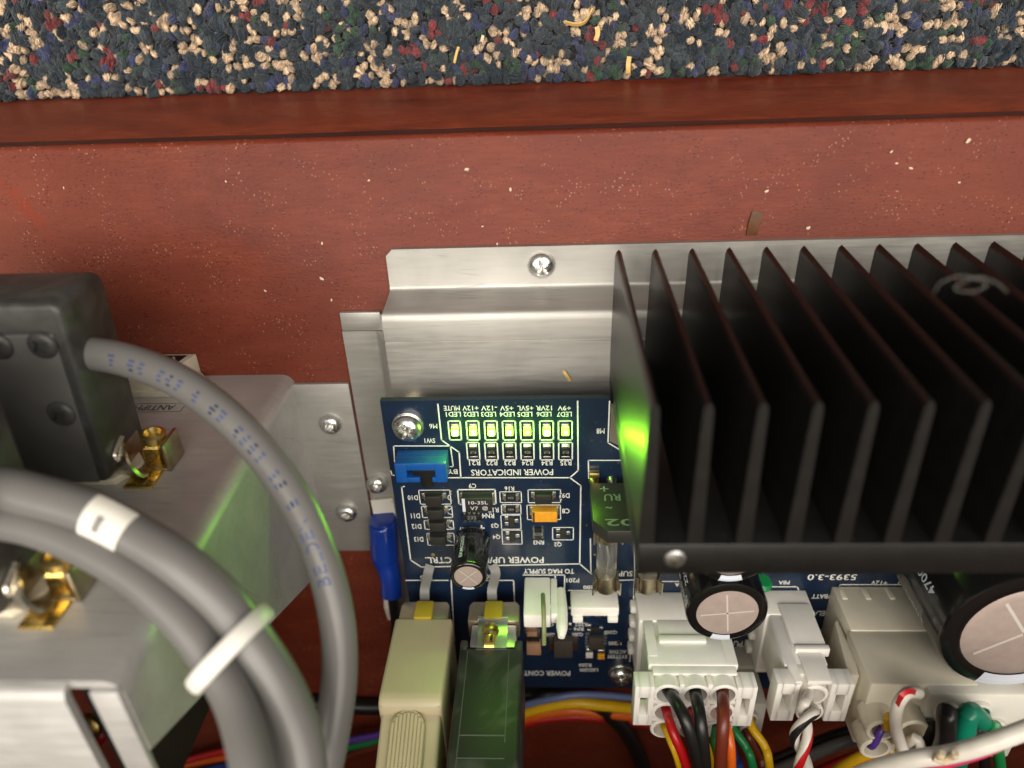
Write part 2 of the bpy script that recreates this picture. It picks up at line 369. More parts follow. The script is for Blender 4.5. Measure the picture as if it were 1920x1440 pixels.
    b2 = N.new('ShaderNodeBump'); b2.inputs['Strength'].default_value = 0.85; b2.inputs['Distance'].default_value = 0.0001
    L.new(noise(mp((0.45, 1, 1)), 1900, 5), b2.inputs['Height']); L.new(b2.outputs[0], p.inputs['Normal'])
    M[name] = m
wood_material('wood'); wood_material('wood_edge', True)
def carpet_material():
    m = bpy.data.materials.new('carpet_yarn'); m.use_nodes = True; nt = m.node_tree; N = nt.nodes; L = nt.links; p = N['Principled BSDF']
    a = N.new('ShaderNodeVertexColor'); a.layer_name = 'Col'
    tc = N.new('ShaderNodeTexCoord'); n = N.new('ShaderNodeTexNoise'); n.inputs['Scale'].default_value = 2600; n.inputs['Detail'].default_value = 5; n.inputs['Distortion'].default_value = 1.5
    mp = N.new('ShaderNodeMapping'); mp.inputs['Scale'].default_value = (1, 0.35, 0.5); L.new(tc.outputs['Object'], mp.inputs[0]); L.new(mp.outputs[0], n.inputs['Vector'])
    r = N.new('ShaderNodeMapRange'); r.inputs[1].default_value = 0.3; r.inputs[2].default_value = 0.7; r.inputs[3].default_value = 0.35; r.inputs[4].default_value = 1.6; L.new(n.outputs['Fac'], r.inputs[0])
    x = N.new('ShaderNodeMix'); x.data_type = 'RGBA'; x.blend_type = 'MULTIPLY'; x.inputs[0].default_value = 1; L.new(a.outputs[0], x.inputs[6]); L.new(r.outputs[0], x.inputs[7]); L.new(x.outputs[2], p.inputs['Base Color'])
    p.inputs['Roughness'].default_value = 0.75; p.inputs['Sheen Weight'].default_value = 0.25; p.inputs['Specular IOR Level'].default_value = 0.25
    b = N.new('ShaderNodeBump'); b.inputs['Strength'].default_value = 0.6; b.inputs['Distance'].default_value = 0.0003; L.new(n.outputs['Fac'], b.inputs['Height']); L.new(b.outputs[0], p.inputs['Normal'])
    M['carpet_yarn'] = m
carpet_material()
mat('carpet_backing', (0.012, 0.013, 0.017), 0.9, var=0.4, vscale=500)

# ================================================================== the setting
def structure(o): o['kind'] = 'structure'; return o

bm = B(); prism(bm, [(-260, -62), (-260, WZ), (51.6, WZ), (52.3, WZ-0.4), (52.5, WZ-1.2), (52.5, -62)], 'x', -270, 330)
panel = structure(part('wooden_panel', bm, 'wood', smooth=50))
bm = B(); xs_ = np.arange(-270, 331, 4.0)       # dark irregular glue line under the arris
for a, c_ in zip(xs_, xs_[1:]):
    f0, f1 = (0.8+0.55*math.sin(q*0.045)+0.35*math.sin(q*0.13+1)+0.25*math.sin(q*0.31) for q in (a, c_))
    bm.faces.new([bm.verts.new(p) for p in ((a, 52.58, WZ-1.5), (c_, 52.58, WZ-1.5), (c_, 52.58, WZ-4.2-f1*0.9), (a, 52.58, WZ-4.2-f0*0.9))])
bmesh.ops.remove_doubles(bm, verts=bm.verts, dist=0.001); bmesh.ops.recalc_face_normals(bm, faces=bm.faces[:])
part('glue_line', bm, 'dark_stain', panel, smooth=0)
bm = B(); prism(bm, [(52.4, -62), (52.4, WZ-5.6), (52.56, WZ-5.5), (52.75, WZ-6.2), (53.6, -40), (54.9, -62)], 'x', -270, 330)
part('edge_band', bm, 'wood_edge', panel, smooth=60)
# unseen board and overhead shelf, added to keep the panel's near end in shade
bm = B(); box(bm, -270, 330, -235, -220.2, -62, 150, 0.5); structure(part('added_shade_wall', bm, 'wood', smooth=30))
bm = B(); box(bm, -270, 330, -235, -34, 150.2, 168, 0.8); structure(part('added_shade_shelf', bm, 'plywood', smooth=30))
bm = B(); box(bm, -320, 380, 40, 230, -67, -62.3)
carpet = structure(part('carpet', bm, 'carpet_backing', smooth=0))
def carpet_pile():
    b = bmesh.new(); bmesh.ops.create_icosphere(b, subdivisions=2, radius=1)
    bv = np.array([v.co[:] for v in b.verts]); bf = np.array([[v.index for v in f.verts] for f in b.faces]); b.free()
    P = 1.85; xs = np.arange(-170, 240, P); ys = np.arange(56.4, 118, P*0.95)
    cols = np.array([(0.013, 0.023, 0.035), (0.030, 0.041, 0.050), (0.52, 0.38, 0.25), (0.155, 0.024, 0.026), (0.024, 0.058, 0.034), (0.030, 0.038, 0.095)])
    prob = np.array([0.25, 0.22, 0.31, 0.06, 0.07, 0.09])
    V = []; F = []; C = []; TUFTS = []; k = 0
    gx, gy = len(xs), len(ys); grid = np.zeros((gy, gx), int)
    for j in range(gy):
        for i in range(gx):
            u = rng.random()
            if i and u < 0.20: grid[j, i] = grid[j, i-1]
            elif j and u < 0.38: grid[j, i] = grid[j-1, i]
            else: grid[j, i] = rng.choice(6, p=prob)
    for j in range(gy):
        for i in range(gx):
            x = xs[i]+rng.normal(0, 0.42)+(P/2 if j % 2 else 0); y = max(ys[j]+rng.normal(0, 0.42), 56.3)
            kd = grid[j, i]
            big = kd in (0, 1) and rng.random() < 0.35
            s = (1.40 if big else (0.86 if kd == 2 else 0.98))*rng.uniform(0.85, 1.15)
            sc = np.array([s*rng.uniform(0.75, 1.0), s*rng.uniform(0.95, 1.35), s*rng.uniform(1.2, 1.7)])
            ph = rng.random(3)*6.28
            v = bv*(1+0.13*np.sin(bv[:, [1]]*4+ph[0])+0.10*np.sin(bv[:, [0]]*6+ph[1])+0.13*rng.normal(size=(len(bv), 1)))*sc
            az = rng.normal(0.2, 0.7); tl = rng.normal(0, 0.55); tx = rng.normal(0.25, 0.45)
            R = (Matrix.Rotation(az, 3, 'Z') @ Matrix.Rotation(tl, 3, 'Y') @ Matrix.Rotation(tx, 3, 'X'))
            zc = -61.2+rng.normal(0, 0.45)-(0.4 if big else 0); v = v @ np.array(R).T+np.array([x, y, zc])
            V.append(v); F.append(bf+k); k += len(bv)
            c = cols[kd]*rng.uniform(0.75, 1.3); TUFTS.append((x, y, zc, sc, np.array(R), c)); C.append(np.tile(np.append(c, 1), (len(bv), 1)))
    V = np.concatenate(V); F = np.concatenate(F); C = np.concatenate(C)
    S3 = []; SF = []; SC = []; kk = len(V); NP = 6
    tt = np.linspace(-1.75, 1.75, NP); quad = np.array([[o+a, o+b_, o+3+b_, o+3+a] for o in range(0, 3*(NP-1), 3) for a, b_ in ((0, 1), (1, 2), (2, 0))])
    for (x, y, z, sc, R, c) in TUFTS:
        if not (-118 < x < 185 and y < 84): continue
        for q in range(9):
            off = (q-4)*0.24+rng.normal(0, 0.06); tw = rng.normal(0.35, 0.22)
            rad = math.sqrt(max(0.06, 1-min(0.94, off*off)))*1.05
            p = np.stack([off+np.sin(tt)*tw*0.8, rad*np.sin(tt), rad*np.cos(tt)], 1)*sc
            wd = 0.15*rng.uniform(0.7, 1.3)
            d_ = np.array([[wd, 0, 0], [-wd, 0, 0], [0, 0, 0.12]])
            v = (p[:, None, :]*(1+0.03*rng.normal(size=(NP, 1, 1)))+d_[None]+np.where(np.arange(3)[None, :, None] == 2, 0.06*p[:, None, :], 0)).reshape(-1, 3)
            S3.append(v @ R.T+np.array([x, y, z])); SF.append(quad+kk); kk += 3*NP
            SC.append(np.tile(np.append(c*rng.uniform(0.65, 1.45), 1), (3*NP, 1)))
    V = np.concatenate([V]+S3); C = np.concatenate([C]+SC); Q = np.concatenate(SF); F = np.concatenate([F, Q[:, [0, 1, 2]], Q[:, [0, 2, 3]]]); V = V*MM
    V[:, 1] = np.maximum(V[:, 1], 55.02*MM)
    me = bpy.data.meshes.new('carpet_pile'); me.vertices.add(len(V)); me.vertices.foreach_set('co', V.ravel())
    me.loops.add(F.size); me.loops.foreach_set('vertex_index', F.ravel()); me.polygons.add(len(F)); me.polygons.foreach_set('loop_start', np.arange(0, F.size, 3)); me.polygons.foreach_set('loop_total', np.full(len(F), 3))
    at_ = me.color_attributes.new('Col', 'FLOAT_COLOR', 'POINT'); at_.data.foreach_set('color', C.ravel())
    me.update(); me.validate(); me.materials.append(M['carpet_yarn']); me.shade_smooth()
    o = bpy.data.objects.new('carpet_pile', me); COL.objects.link(o); o['kind'] = 'stuff'
    o['label'] = 'short looped carpet pile in navy, tan, dark red and green beyond the wooden panel'; o['category'] = 'carpet pile'
    # loose fibres teased out of the loops
    V = []; F = []; k = 0
    for q in range(7000):
        p = np.array([rng.uniform(-120, 190), rng.uniform(56.5, 90), -60.2+rng.normal(0, 0.4)]); a = rng.random()*6.28; d = np.array([math.cos(a), math.sin(a), rng.normal(0.1, 0.25)])*rng.uniform(0.5, 1.0)
        cv = np.array([-d[1], d[0], 0.2])*rng.normal(0, 0.5); w_ = 0.02
        for t in range(5):
            c = p+d*t*0.6+cv*(t/4)**2; s = np.array([-d[1], d[0], 0]); s = s/np.linalg.norm(s)*w_
            V += [c-s, c+s, c+np.array([0, 0, w_*1.5])]
        for t in range(4):
            o0 = k+3*t; o1 = o0+3
            for a_, b_ in ((0, 1), (1, 2), (2, 0)): F.append((o0+a_, o0+b_, o1+b_, o1+a_))
        k += 15
    me = bpy.data.meshes.new('carpet_fibres'); me.from_pydata((np.array(V)*MM).tolist(), [], F); me.materials.append(M['fibre'])
    f = bpy.data.objects.new('loose_fibres', me); COL.objects.link(f); f.parent = o; f['kind'] = 'stuff'
mat('wire_olive', (0.22, 0.25, 0.10), 0.4)
mat('fibre', (0.20, 0.22, 0.23), 0.6)
carpet_pile()

# ================================================================== screws
def pan_head(r=2.6, h=1.7, drive='cross', washer=0.0):
    """pan-head screw, its bearing face at z=0: head, recess cut in as real geometry"""
    b = B()
    seg = 48; prof = [(r*0.97, 0), (r, h*0.25), (r*0.93, h*0.55), (r*0.78, h*0.80), (r*0.55, h*0.95), (r*0.30, h)]
    rings = []
    for i, (q, z) in enumerate(prof): rings.append([(q*math.cos(2*math.pi*k/seg), q*math.sin(2*math.pi*k/seg), z) for k in range(seg)])
    # star / cross shaped recess: radius varies round the circle
    lobes = 5 if drive == 'star' else 4
    def rec(k, f):
        a = 2*math.pi*k/seg; c = math.cos(lobes*a)
        return r*f*(0.40+0.24*(c if drive == 'star' else (max(0, c)**3*1.4-0.15)))
    rings[-1] = [(rec(k, 1.0)*math.cos(2*math.pi*k/seg), rec(k, 1.0)*math.sin(2*math.pi*k/seg), h*0.97) for k in range(seg)]
    rings.append([(rec(k, 0.85)*math.cos(2*math.pi*k/seg), rec(k, 0.85)*math.sin(2*math.pi*k/seg), h*0.35) for k in range(seg)])
    vs_ = [[b.verts.new(p) for p in rg] for rg in rings]
    for a, q in zip(vs_, vs_[1:]):
        for k in range(seg): b.faces.new((a[k], a[(k+1) % seg], q[(k+1) % seg], q[k]))
    b.faces.new(vs_[0][::-1]); b.faces.new(vs_[-1])
    if washer: lathe(b, [(washer, -0.7), (washer, -0.02)], seg=40)
    return b
ME_STAR = finish(pan_head(3.05, 2.0, 'star'), 'screw', 'zinc', 30)
ME_CROSS = finish(pan_head(2.9, 2.2, 'cross'), 'screw', 'zinc', 30)
ME_BOARD_SCREW = finish(pan_head(3.3, 2.4, 'star', 3.6), 'screw', 'zinc', 30)

# ================================================================== aluminium chassis under the board
chassis = thing('aluminium_chassis', 'brushed aluminium chassis tray with stepped flange under the blue circuit board', 'chassis', (2, 20, WZ))
PZ = -10.0; FZ = WZ+1.3
def bend(x0, z0, x1, z1, n=10):
    """S-bend between two levels"""
    out = []
    for i in range(n+1):
        t = i/n; s = t*t*(3-2*t); s = s*0.75+t*0.25 if 0 < t < 1 else s
        out.append((x0+(x1-x0)*t, z0+(z1-z0)*s))
    return out
prof = [(28.4, FZ), (19.6, FZ), (19.2, FZ+0.08)]+bend(18.9, FZ+0.25, 15.9, PZ-0.5)+[(15.2, PZ-0.15), (14.2, PZ), (9.5, PZ), (9.15, PZ-0.35), (8.8, PZ), (-97, PZ)]
def sheet(bm, prof, axis, a0, a1, t=1.25):
    """folded sheet: the profile is its upper face"""
    n = len(prof); lower = []
    for i, (u, v) in enumerate(prof):
        u0, v0 = prof[max(i-1, 0)]; u1, v1 = prof[min(i+1, n-1)]; d = Vector((u1-u0, v1-v0)).normalized()
        nn = Vector((-d.y, d.x));  nn = -nn if nn.y > 0 else nn
        lower.append((u+nn.x*t, v+nn.y*t))
    b = bmesh.new()
    def v3(u, v, a): return (a, u, v) if axis == 'x' else (u, a, v)
    R0 = [[b.verts.new(v3(u, v, a)) for u, v in pr] for a in (a0, a1) for pr in (prof, lower)]
    A, Al, Z, Zl = R0
    for i in range(n-1):
        for p, q in ((A, Z), (Al, Zl)): b.faces.new((p[i], p[i+1], q[i+1], q[i]))
        b.faces.new((A[i], A[i+1], Al[i+1], Al[i])); b.faces.new((Z[i], Z[i+1], Zl[i+1], Zl[i]))
    for i in (0, n-1): b.faces.new((A[i], Al[i], Zl[i], Z[i]))
    bmesh.ops.recalc_face_normals(b, faces=b.faces[:])
    return merge(bm, b)
bm = B(); sheet(bm, prof, 'x', 1.5, 176)
bmesh.ops.bisect_plane(bm, geom=bm.verts[:]+bm.edges[:]+bm.faces[:], plane_co=(3.0, 0, 0), plane_no=(1, 0, 0))
# clip the flange's corner and let the bend's end draw in as the punch left it
for v in bm.verts:
    if v.co.x < 1.6 and v.co.y > 27.5: v.co.y -= 1.5
    if v.co.x < 1.6 and 8.5 < v.co.y < 18.6: v.co.x -= min(1.0, (18.6-v.co.y)*0.35)
part('plate', bm, 'aluminium', chassis, smooth=40)
lip = [(-11.2, FZ), (-3.3, FZ)]+bend(-3.0, FZ+0.1, 0.6, PZ-0.3)+[(1.3, PZ-0.05), (1.45, PZ-0.02)]
bm = B(); sheet(bm, lip, 'y', 8.4, -97)
part('side_lip', bm, 'aluminium_side', chassis, smooth=40)
bm = B()
box(bm, -11.2, -1.6, 8.45, 13.2, FZ-1.25, FZ, 0.3); prism(bm, [(-1.7, FZ), (-0.9, FZ-0.15), (-0.4, FZ-1.4), (-0.9, FZ-2.0), (-1.5, FZ-1.25)], 'y', 8.45, 12.6)
part('lip_corner', bm, 'aluminium_side', chassis)
inst('screw', ME_STAR, chassis, at(1015, 498, FZ+0.5)-Vector((0, 0, 0.5)), 0.5)
inst('screw', ME_CROSS, chassis, (at(708, 906, FZ).x, at(708, 906, FZ).y, FZ), 0.3)
for i, (px, py) in enumerate(((775, 745), (1165, 1262))):
    q = at(763, 803, 0) if i == 0 else at(1165, 1270, 0)
    bm = B(); cyl(bm, (q.x, q.y, PZ), (q.x, q.y, -1.62), 3.4, seg=6 if i else 24)
    part('standoff', bm, 'standoff', chassis)

# ================================================================== circuit board
board = thing('circuit_board', 'dark blue circuit board with white lettering and a row of lit green LEDs', 'circuit board', (0, 0, -1.6))
bm = B()
prism(bm, [(0, 0), (50.6, 0), (50.6, -3.4), (172, -3.4), (172, -96.5), (-0.2, -96.5)], 'z', -1.6, 0, 0.08, 1)
for f in bm.faces: f.material_index = 1 if abs(f.normal.z) < 0.5 else 0
part('panel', bm, ['board', 'board_edge'], board, smooth=30)
ZS = 0.035
silk = B()
def stext(s, cx, cy, wpx, hpx):
    a = at(cx-wpx/2, cy); b_ = at(cx+wpx/2, cy); c = at(cx, cy)
    h = (at(cx, cy-hpx/2)-at(cx, cy+hpx/2)).length
    text(silk, s, (c.x, c.y, ZS), (b_-a).length, h)
def sl(pts, w_=0.28): line(silk, [at(x, y)[:2] for x, y in pts], w_, ZS)
def srect(x0, y0, x1, y1, w_=0.22):
    a = at(x0, y0); c = at(x1, y1); P = [(a.x, a.y), (c.x, a.y), (c.x, c.y), (a.x, c.y), (a.x, a.y)]; line(silk, P, w_, ZS)
LX = [853, 887, 921, 955, 988.5, 1025, 1060]
for s, x in zip(('MUTE', '+12V', '-12V', '+5V', '+5VL', '12VR', '+9V'), (847, 882, 917, 950, 985, 1020, 1058)): stext(s, x, 765, 30 if len(s) > 3 else 25, 9)
for i, x in enumerate((850, 883, 916, 951, 984, 1020, 1058)): stext('LED%d' % (i+1), x, 776.5, 28, 9)
for s, x in zip(('R21', 'R22', 'R23', 'R24', 'R34', 'R35'), (890, 922, 956, 989, 1025.5, 1061)): stext(s, x, 868, 21, 9)
stext('POWER INDICATORS', 960, 885.5, 154, 11.5)
for s, x, y, w_, h in (('M6', 812.5, 799, 15, 9), ('SW1', 806, 826, 20, 9), ('BYPASS', 832, 884.5, 52, 9), ('M8', 1126, 808, 15, 10), ('C9', 886, 911, 14, 9), ('R16', 955, 916, 18, 8), ('D9', 1061, 929, 14, 9),
                       ('C8', 1061, 958, 14, 9), ('R17', 925, 956, 20, 9), ('RN4', 915, 967, 23, 9), ('Q3', 928, 985, 14, 9), ('C7', 867, 993, 14, 9), ('+', 903, 990, 11, 11), ('Q4', 931, 1006, 14, 9),
                       ('RN3', 1010, 1017, 20, 8), ('Q2', 1046, 1020, 14, 9), ('D10', 774, 933, 19, 9), ('D11', 779, 967, 17, 9), ('D12', 781, 987, 18, 9), ('D13', 785, 1011, 17, 9),
                       ('POWER UP/DOWN CTRL.', 908, 1050, 222, 11.5), ('TO MAG SUPPLY', 1029, 1071, 95, 9), ('P201', 1074, 1088, 24, 8), ('J200', 800, 1081, 24, 8), ('P200', 923, 1081, 24, 8), ('SUPPLY', 1160, 1075.5, 52, 10),
                       ('P200', 1107, 1101, 27, 6.5), ('R201', 1145, 1152, 24, 7), ('R202', 1090, 1171, 24, 7), ('RP4', 1085, 1179, 18, 7), ('Q201', 1083, 1189, 20, 7), ('Q200', 1145, 1185, 24, 7), ('U200', 1153, 1206, 24, 7),
                       ('ACTIVE', 1158, 1222, 32, 6.5), ('SYSTEM', 1158, 1231, 36, 6.5), ('R205', 1097, 1247, 24, 6), ('LED200', 1104, 1256, 34, 6), ('POWER CONTROL', 1013, 1262, 112, 9), ('C201', 1028, 1171, 20, 6), ('C200', 1030, 1190, 22, 6),
                       ('5393-3.0', 1560, 1082, 92, 11), ('P8A', 1470, 1092, 21, 7), ('VBATT', 1541, 1118, 38, 8), ('RELAY', 1535, 1150, 40, 9), ('MUTE', 1540, 1182, 38, 9), ('OUTPUT', 1395, 1207, 60, 11), ('+1', 1428, 1119, 14, 7),
                       ('+12V', 1648, 1093, 31, 9), ('GND', 1697, 1093, 26, 9), ('P7A', 1276, 1096, 22, 7), ('-', 1152, 1020, 8, 3)):
    stext(s, x, y, w_, h)
sl([(821, 758), (828, 825), (861, 848), (864, 895)], 0.32); sl([(836, 895.5), (1068.5, 895.5), (1084, 882), (1083, 752)], 0.32)
sl([(1068.5, 895.5), (1089, 910.5), (1087, 1057), (1109, 1076)], 0.32); sl([(1087, 1057), (790, 1063), (770, 1050), (753, 913), (758, 912)], 0.32)
sl([(740, 866), (738, 836), (844.5, 836), (850, 875), (836, 875)]); sl([(733, 883), (735, 891), (739, 891)])
for x in LX: srect(x-13, 789.5, x+12.5, 824.5, 0.3)
for x in LX[1:]: srect(x-12.5, 829.5, x+13, 862, 0.3)
sl([(1104, 897), (1103, 863), (1180, 863)]); sl([(1143, 752), (1140, 830), (1160, 842)], 0.3)
srect(785, 919, 846, 945); srect(790, 949, 849, 970); srect(795, 976, 851, 992); srect(800, 1000, 853, 1022)
for y in (932, 959, 984, 1010): sl([(846, y-6), (840, y-2), (840, y+3), (847, y+6)], 0.2)
srect(858, 918, 930, 945, 0.34); srect(937, 922, 978, 942); srect(940, 946, 977, 964); srect(939, 966, 977, 992, 0.2); srect(941, 994, 979, 1020, 0.2)
srect(990, 918, 1051, 942); srect(988, 947, 1051, 974); srect(1036, 989, 1075, 1012)
sl([(1053, 925), (1049, 929), (1049, 932), (1053, 937)], 0.2)
sl([(761, 1088), (840, 1088)]); sl([(846, 1088), (963, 1088), (968, 1201)]); sl([(846, 1090), (852, 1200)])
sl([(981, 1078), (1059, 1078), (1057, 1138)]); sl([(1041, 1078), (1041, 1092)])
sl([(1158, 1088), (1190, 1087), (1181, 1240)], 0.3); sl([(1240, 1090), (1300, 1090)]); sl([(1107, 1010), (1108, 1076)]); sl([(1190, 1020), (1190, 1087)])
sl([(1066, 1107), (1160, 1107)]); sl([(1433, 1100), (1495, 1100), (1502, 1118)]); sl([(1575, 1096), (1720, 1096)]); sl([(1575, 1096), (1556, 1180)])
part('silkscreen', silk, 'silk', board, smooth=0)
bm = B(); P = [at(x, y) for x, y in ((1146, 757), (1175, 757), (1175, 842), (1160, 835), (1143, 827))]
prism(bm, [(p.x, p.y) for p in P], 'z', 0.0, 0.05); part('solder_pad', bm, 'pad', board, smooth=0)
bm = B()
for px, py, r in ((846, 921, 0.25), (735, 940, 0.2), (1115, 1040, 0.25), (1100, 985, 0.25), (1139, 900, 0.25), (1160, 1204, 0.6), (812, 1040, 0.5)):
    q = at(px, py); lathe(bm, [(r, 0.0), (r, 0.045)], (q.x, q.y, 0), seg=12)
part('via_pads', bm, 'gold', board, smooth=0)['kind'] = 'stuff'
q = at(763, 806, 2.0); inst('screw', ME_BOARD_SCREW, board, (q.x, q.y, 0.72), 0.4)
q = at(1165, 1268, 1.5); inst('screw', ME_BOARD_SCREW, board, (q.x, q.y, 0.72), 0.9)

# ---- surface-mount parts -------------------------------------------------
def chip(px, py, lx, ly, h, body, caps='tin', along='y', name='resistor', mark=None, z=0.0):
    """two-terminal ceramic chip: body with a metal cap at either end as sub-part"""
    c = at(px, py, h/2); b = B(); t = 0.22
    def fx(a0, a1, b0, b1, z0, z1, bm_, bv): (box(bm_, c.x+b0, c.x+b1, c.y+a0, c.y+a1, z0, z1, bv) if along == 'y' else box(bm_, c.x+a0, c.x+a1, c.y+b0, c.y+b1, z0, z1, bv))
    L_, W_ = (ly, lx) if along == 'y' else (lx, ly)
    fx(-L_/2+0.35, L_/2-0.35, -W_/2, W_/2, 0.02, h, b, 0.05)
    o = part(name, b, body, board, base=(c.x, c.y, 0))
    for s in (-1, 1):
        b2 = B(); e0, e1 = sorted((s*(L_/2-0.5), s*L_/2)); fx(e0, e1, -W_/2-0.02, W_/2+0.02, 0.0, h+0.03, b2, 0.08)
        e0, e1 = sorted((s*(L_/2-0.05), s*(L_/2+0.35))); fx(e0, e1, -W_/2-0.05, W_/2+0.05, 0.0, h*0.28, b2, 0.07)
        part('terminal', b2, caps, o)
    if mark:
        b2 = B(); text(b2, mark, (c.x, c.y, h+0.03), 0.75 if along == 'y' else 1.4, 1.4 if along == 'y' else 0.75, *(((0, 1, 0), (-1, 0, 0)) if along == 'y' else ((-1, 0, 0), (0, -1, 0)))); part('marking', b2, 'marking_faint', o, smooth=0)
    return o
for x, mk in zip(LX[1:], ('221', '221', '620', '620', '221', '221')): chip(x+0.5, 846.5, 1.75, 3.3, 0.62, 'black_ceramic', name='resistor', mark=mk)
def led(x, py, k):
    c = at(x, py, 0.6); o_ = Vector((c.x, c.y, 0))
    b = B(); box(b, c.x-0.85, c.x+0.85, c.y-1.45, c.y+1.45, 0.02, 0.45, 0.05); body = part('led', b, 'led_body', board, base=o_)
    b = B(); box(b, c.x-0.78, c.x+0.78, c.y-0.95, c.y+0.62, 0.45, 1.15, 0.14, 3); part('lens', b, 'led_glow', body)
    b = B(); d = [0.1, 0.15, 0.1, 0, 0.1, 0.05, 0.1][k]; s = [1.0, 0.8, 1.0, 0.85, 0.55, 1.0, 0.6][k]
    box(b, c.x-0.60*s+d, c.x+0.58*s+d, c.y-0.92*s, c.y+0.52*s, 1.13, 1.19, 0.02); part('bright_core', b, 'led_core', body)
    for e in (-1, 1):
        b = B(); y0, y1 = sorted((c.y+e*1.15, c.y+e*1.72)); box(b, c.x-0.86, c.x+0.86, y0, y1, 0.0, 0.50, 0.08); part('terminal', b, 'tin', body)
    l = bpy.data.lights.new('led_light', 'AREA'); l.shape = 'DISK'; l.size = 0.0013; l.energy = 0.0015; l.color = (0.30, 1.0, 0.02)
    lo = bpy.data.objects.new('led_light', l); COL.objects.link(lo); lo.parent = body; lo.location = Vector((0, -0.1, 1.35))*MM; lo.rotation_euler = (math.pi, 0, 0)
    l2 = bpy.data.lights.new('led_glow', 'POINT'); l2.energy = 0.0009; l2.color = (0.28, 1.0, 0.02); l2.shadow_soft_size = 0.0005
    lo2 = bpy.data.objects.new('led_glow', l2); COL.objects.link(lo2); lo2.parent = body; lo2.location = Vector((0, -0.1, 1.8))*MM
for k, x in enumerate(LX): led(x, 808, k)
def diode(px, py, w_=4.2, d=2.6, h=2.2, mat_='black_epoxy'):
    c = at(px, py, h/2); o_ = (c.x, c.y, 0); b = B()
    prism(b, [(c.x-w_/2, 0.1), (c.x-w_/2-0.0, h*0.5), (c.x-w_/2+0.25, h), (c.x+w_/2-0.25, h), (c.x+w_/2, h*0.5), (c.x+w_/2, 0.1)], 'y', c.y-d/2, c.y+d/2, 0.12)
    o = part('diode', b, mat_, board, base=o_)
    for e in (-1, 1):
        b = B(); x0, x1 = sorted((c.x+e*(w_/2-0.3), c.x+e*(w_/2+0.85))); box(b, x0, x1, c.y-0.8, c.y+0.8, 0, 0.35, 0.1); x0, x1 = sorted((c.x+e*(w_/2-0.1), c.x+e*(w_/2+0.22))); box(b, x0, x1, c.y-0.75, c.y+0.75, 0, h*0.5, 0.08)
        part('terminal', b, 'tin', o)
    b = B(); box(b, c.x-w_/2+0.3, c.x+w_/2-0.3, c.y-d/2-0.02, c.y-d/2+0.3, 0.3, h*0.9); 
    b.free()
for x, y in ((813, 934), (817, 960), (821, 984), (822, 1010)): diode(x, y)
diode(1019, 932)
def tantalum(px, py, w_, d, h, body, name='tantalum_capacitor'):
    c = at(px, py, h/2); b = B(); box(b, c.x-w_/2, c.x+w_/2, c.y-d/2, c.y+d/2, 0.1, h, 0.12); o = part(name, b, body, board, base=(c.x, c.y, 0))
    for e in (-1, 1):
        b = B(); x0, x1 = sorted((c.x+e*(w_/2-0.6), c.x+e*(w_/2+0.55))); box(b, x0, x1, c.y-d*0.4, c.y+d*0.4, 0, 0.4, 0.08); x0, x1 = sorted((c.x+e*(w_/2+0.0), c.x+e*(w_/2+0.14))); box(b, x0, x1, c.y-d*0.3, c.y+d*0.3, 0, h*0.55, 0.05)
        part('terminal', b, 'tin', o)
    return o, c
o, c = tantalum(895, 940, 7.1, 4.1, 2.8, 'black_epoxy')
b = B(); box(b, c.x-3.45, c.x-2.75, c.y-1.95, c.y+1.95, 2.78, 2.83); part('polarity_band', b, 'sleeve_mark', o)
b = B(); text(b, '10-35L', (c.x+0.35, c.y+0.75, 2.84), 4.6, 1.0, (1, 0, 0), (0, 1, 0)); text(b, 'V7', (c.x-0.7, c.y-0.95, 2.84), 1.9, 1.05, (1, 0, 0), (0, 1, 0)); text(b, '@', (c.x+1.9, c.y-0.95, 2.84), 1.4, 1.3, (1, 0, 0), (0, 1, 0)); part('marking', b, 'marking', o, smooth=0)
o, c = tantalum(1021, 963, 6.0, 3.1, 2.6, 'orange_epoxy')
b = B(); box(b, c.x-2.85, c.x-2.3, c.y-1.5, c.y+1.5, 2.58, 2.62); part('polarity_band', b, 'stain_brown', o)
chip(958, 932, 3.3, 1.7, 0.65, 'black_ceramic', along='x', mark='334'); chip(958, 954, 3.3, 1.7, 0.65, 'black_ceramic', along='x', mark='681')
def network(px, py, lx, ly, along, mark):
    c = at(px, py, 0.4); b = B(); box(b, c.x-lx/2, c.x+lx/2, c.y-ly/2, c.y+ly/2, 0.03, 0.75, 0.06); o = part('resistor_network', b, 'black_ceramic', board, base=(c.x, c.y, 0))
    for k in range(4):
        for e in (-1, 1):
            b = B()
            if along == 'x': q = c.x-lx/2+lx*(k+0.5)/4; lathe(b, [(0.42, 0), (0.38, 0.35), (0.2, 0.6), (0, 0.66)], (q, c.y+e*(ly/2+0.18), 0), seg=12)
            else: q = c.y-ly/2+ly*(k+0.5)/4; lathe(b, [(0.42, 0), (0.38, 0.35), (0.2, 0.6), (0, 0.66)], (c.x+e*(lx/2+0.18), q, 0), seg=12)
            part('lead', b, 'tin', o)
    b = B(); text(b, mark, (c.x, c.y, 0.78), *((2.2, 1.0, (1, 0, 0), (0, 1, 0)) if along == 'x' else (1.0, 2.2, (0, 1, 0), (-1, 0, 0)))); part('marking', b, 'marking_faint', o, smooth=0)
network(885, 969, 4.6, 1.9, 'x', '232'); network(1009, 1000, 1.7, 3.6, 'y', '103')
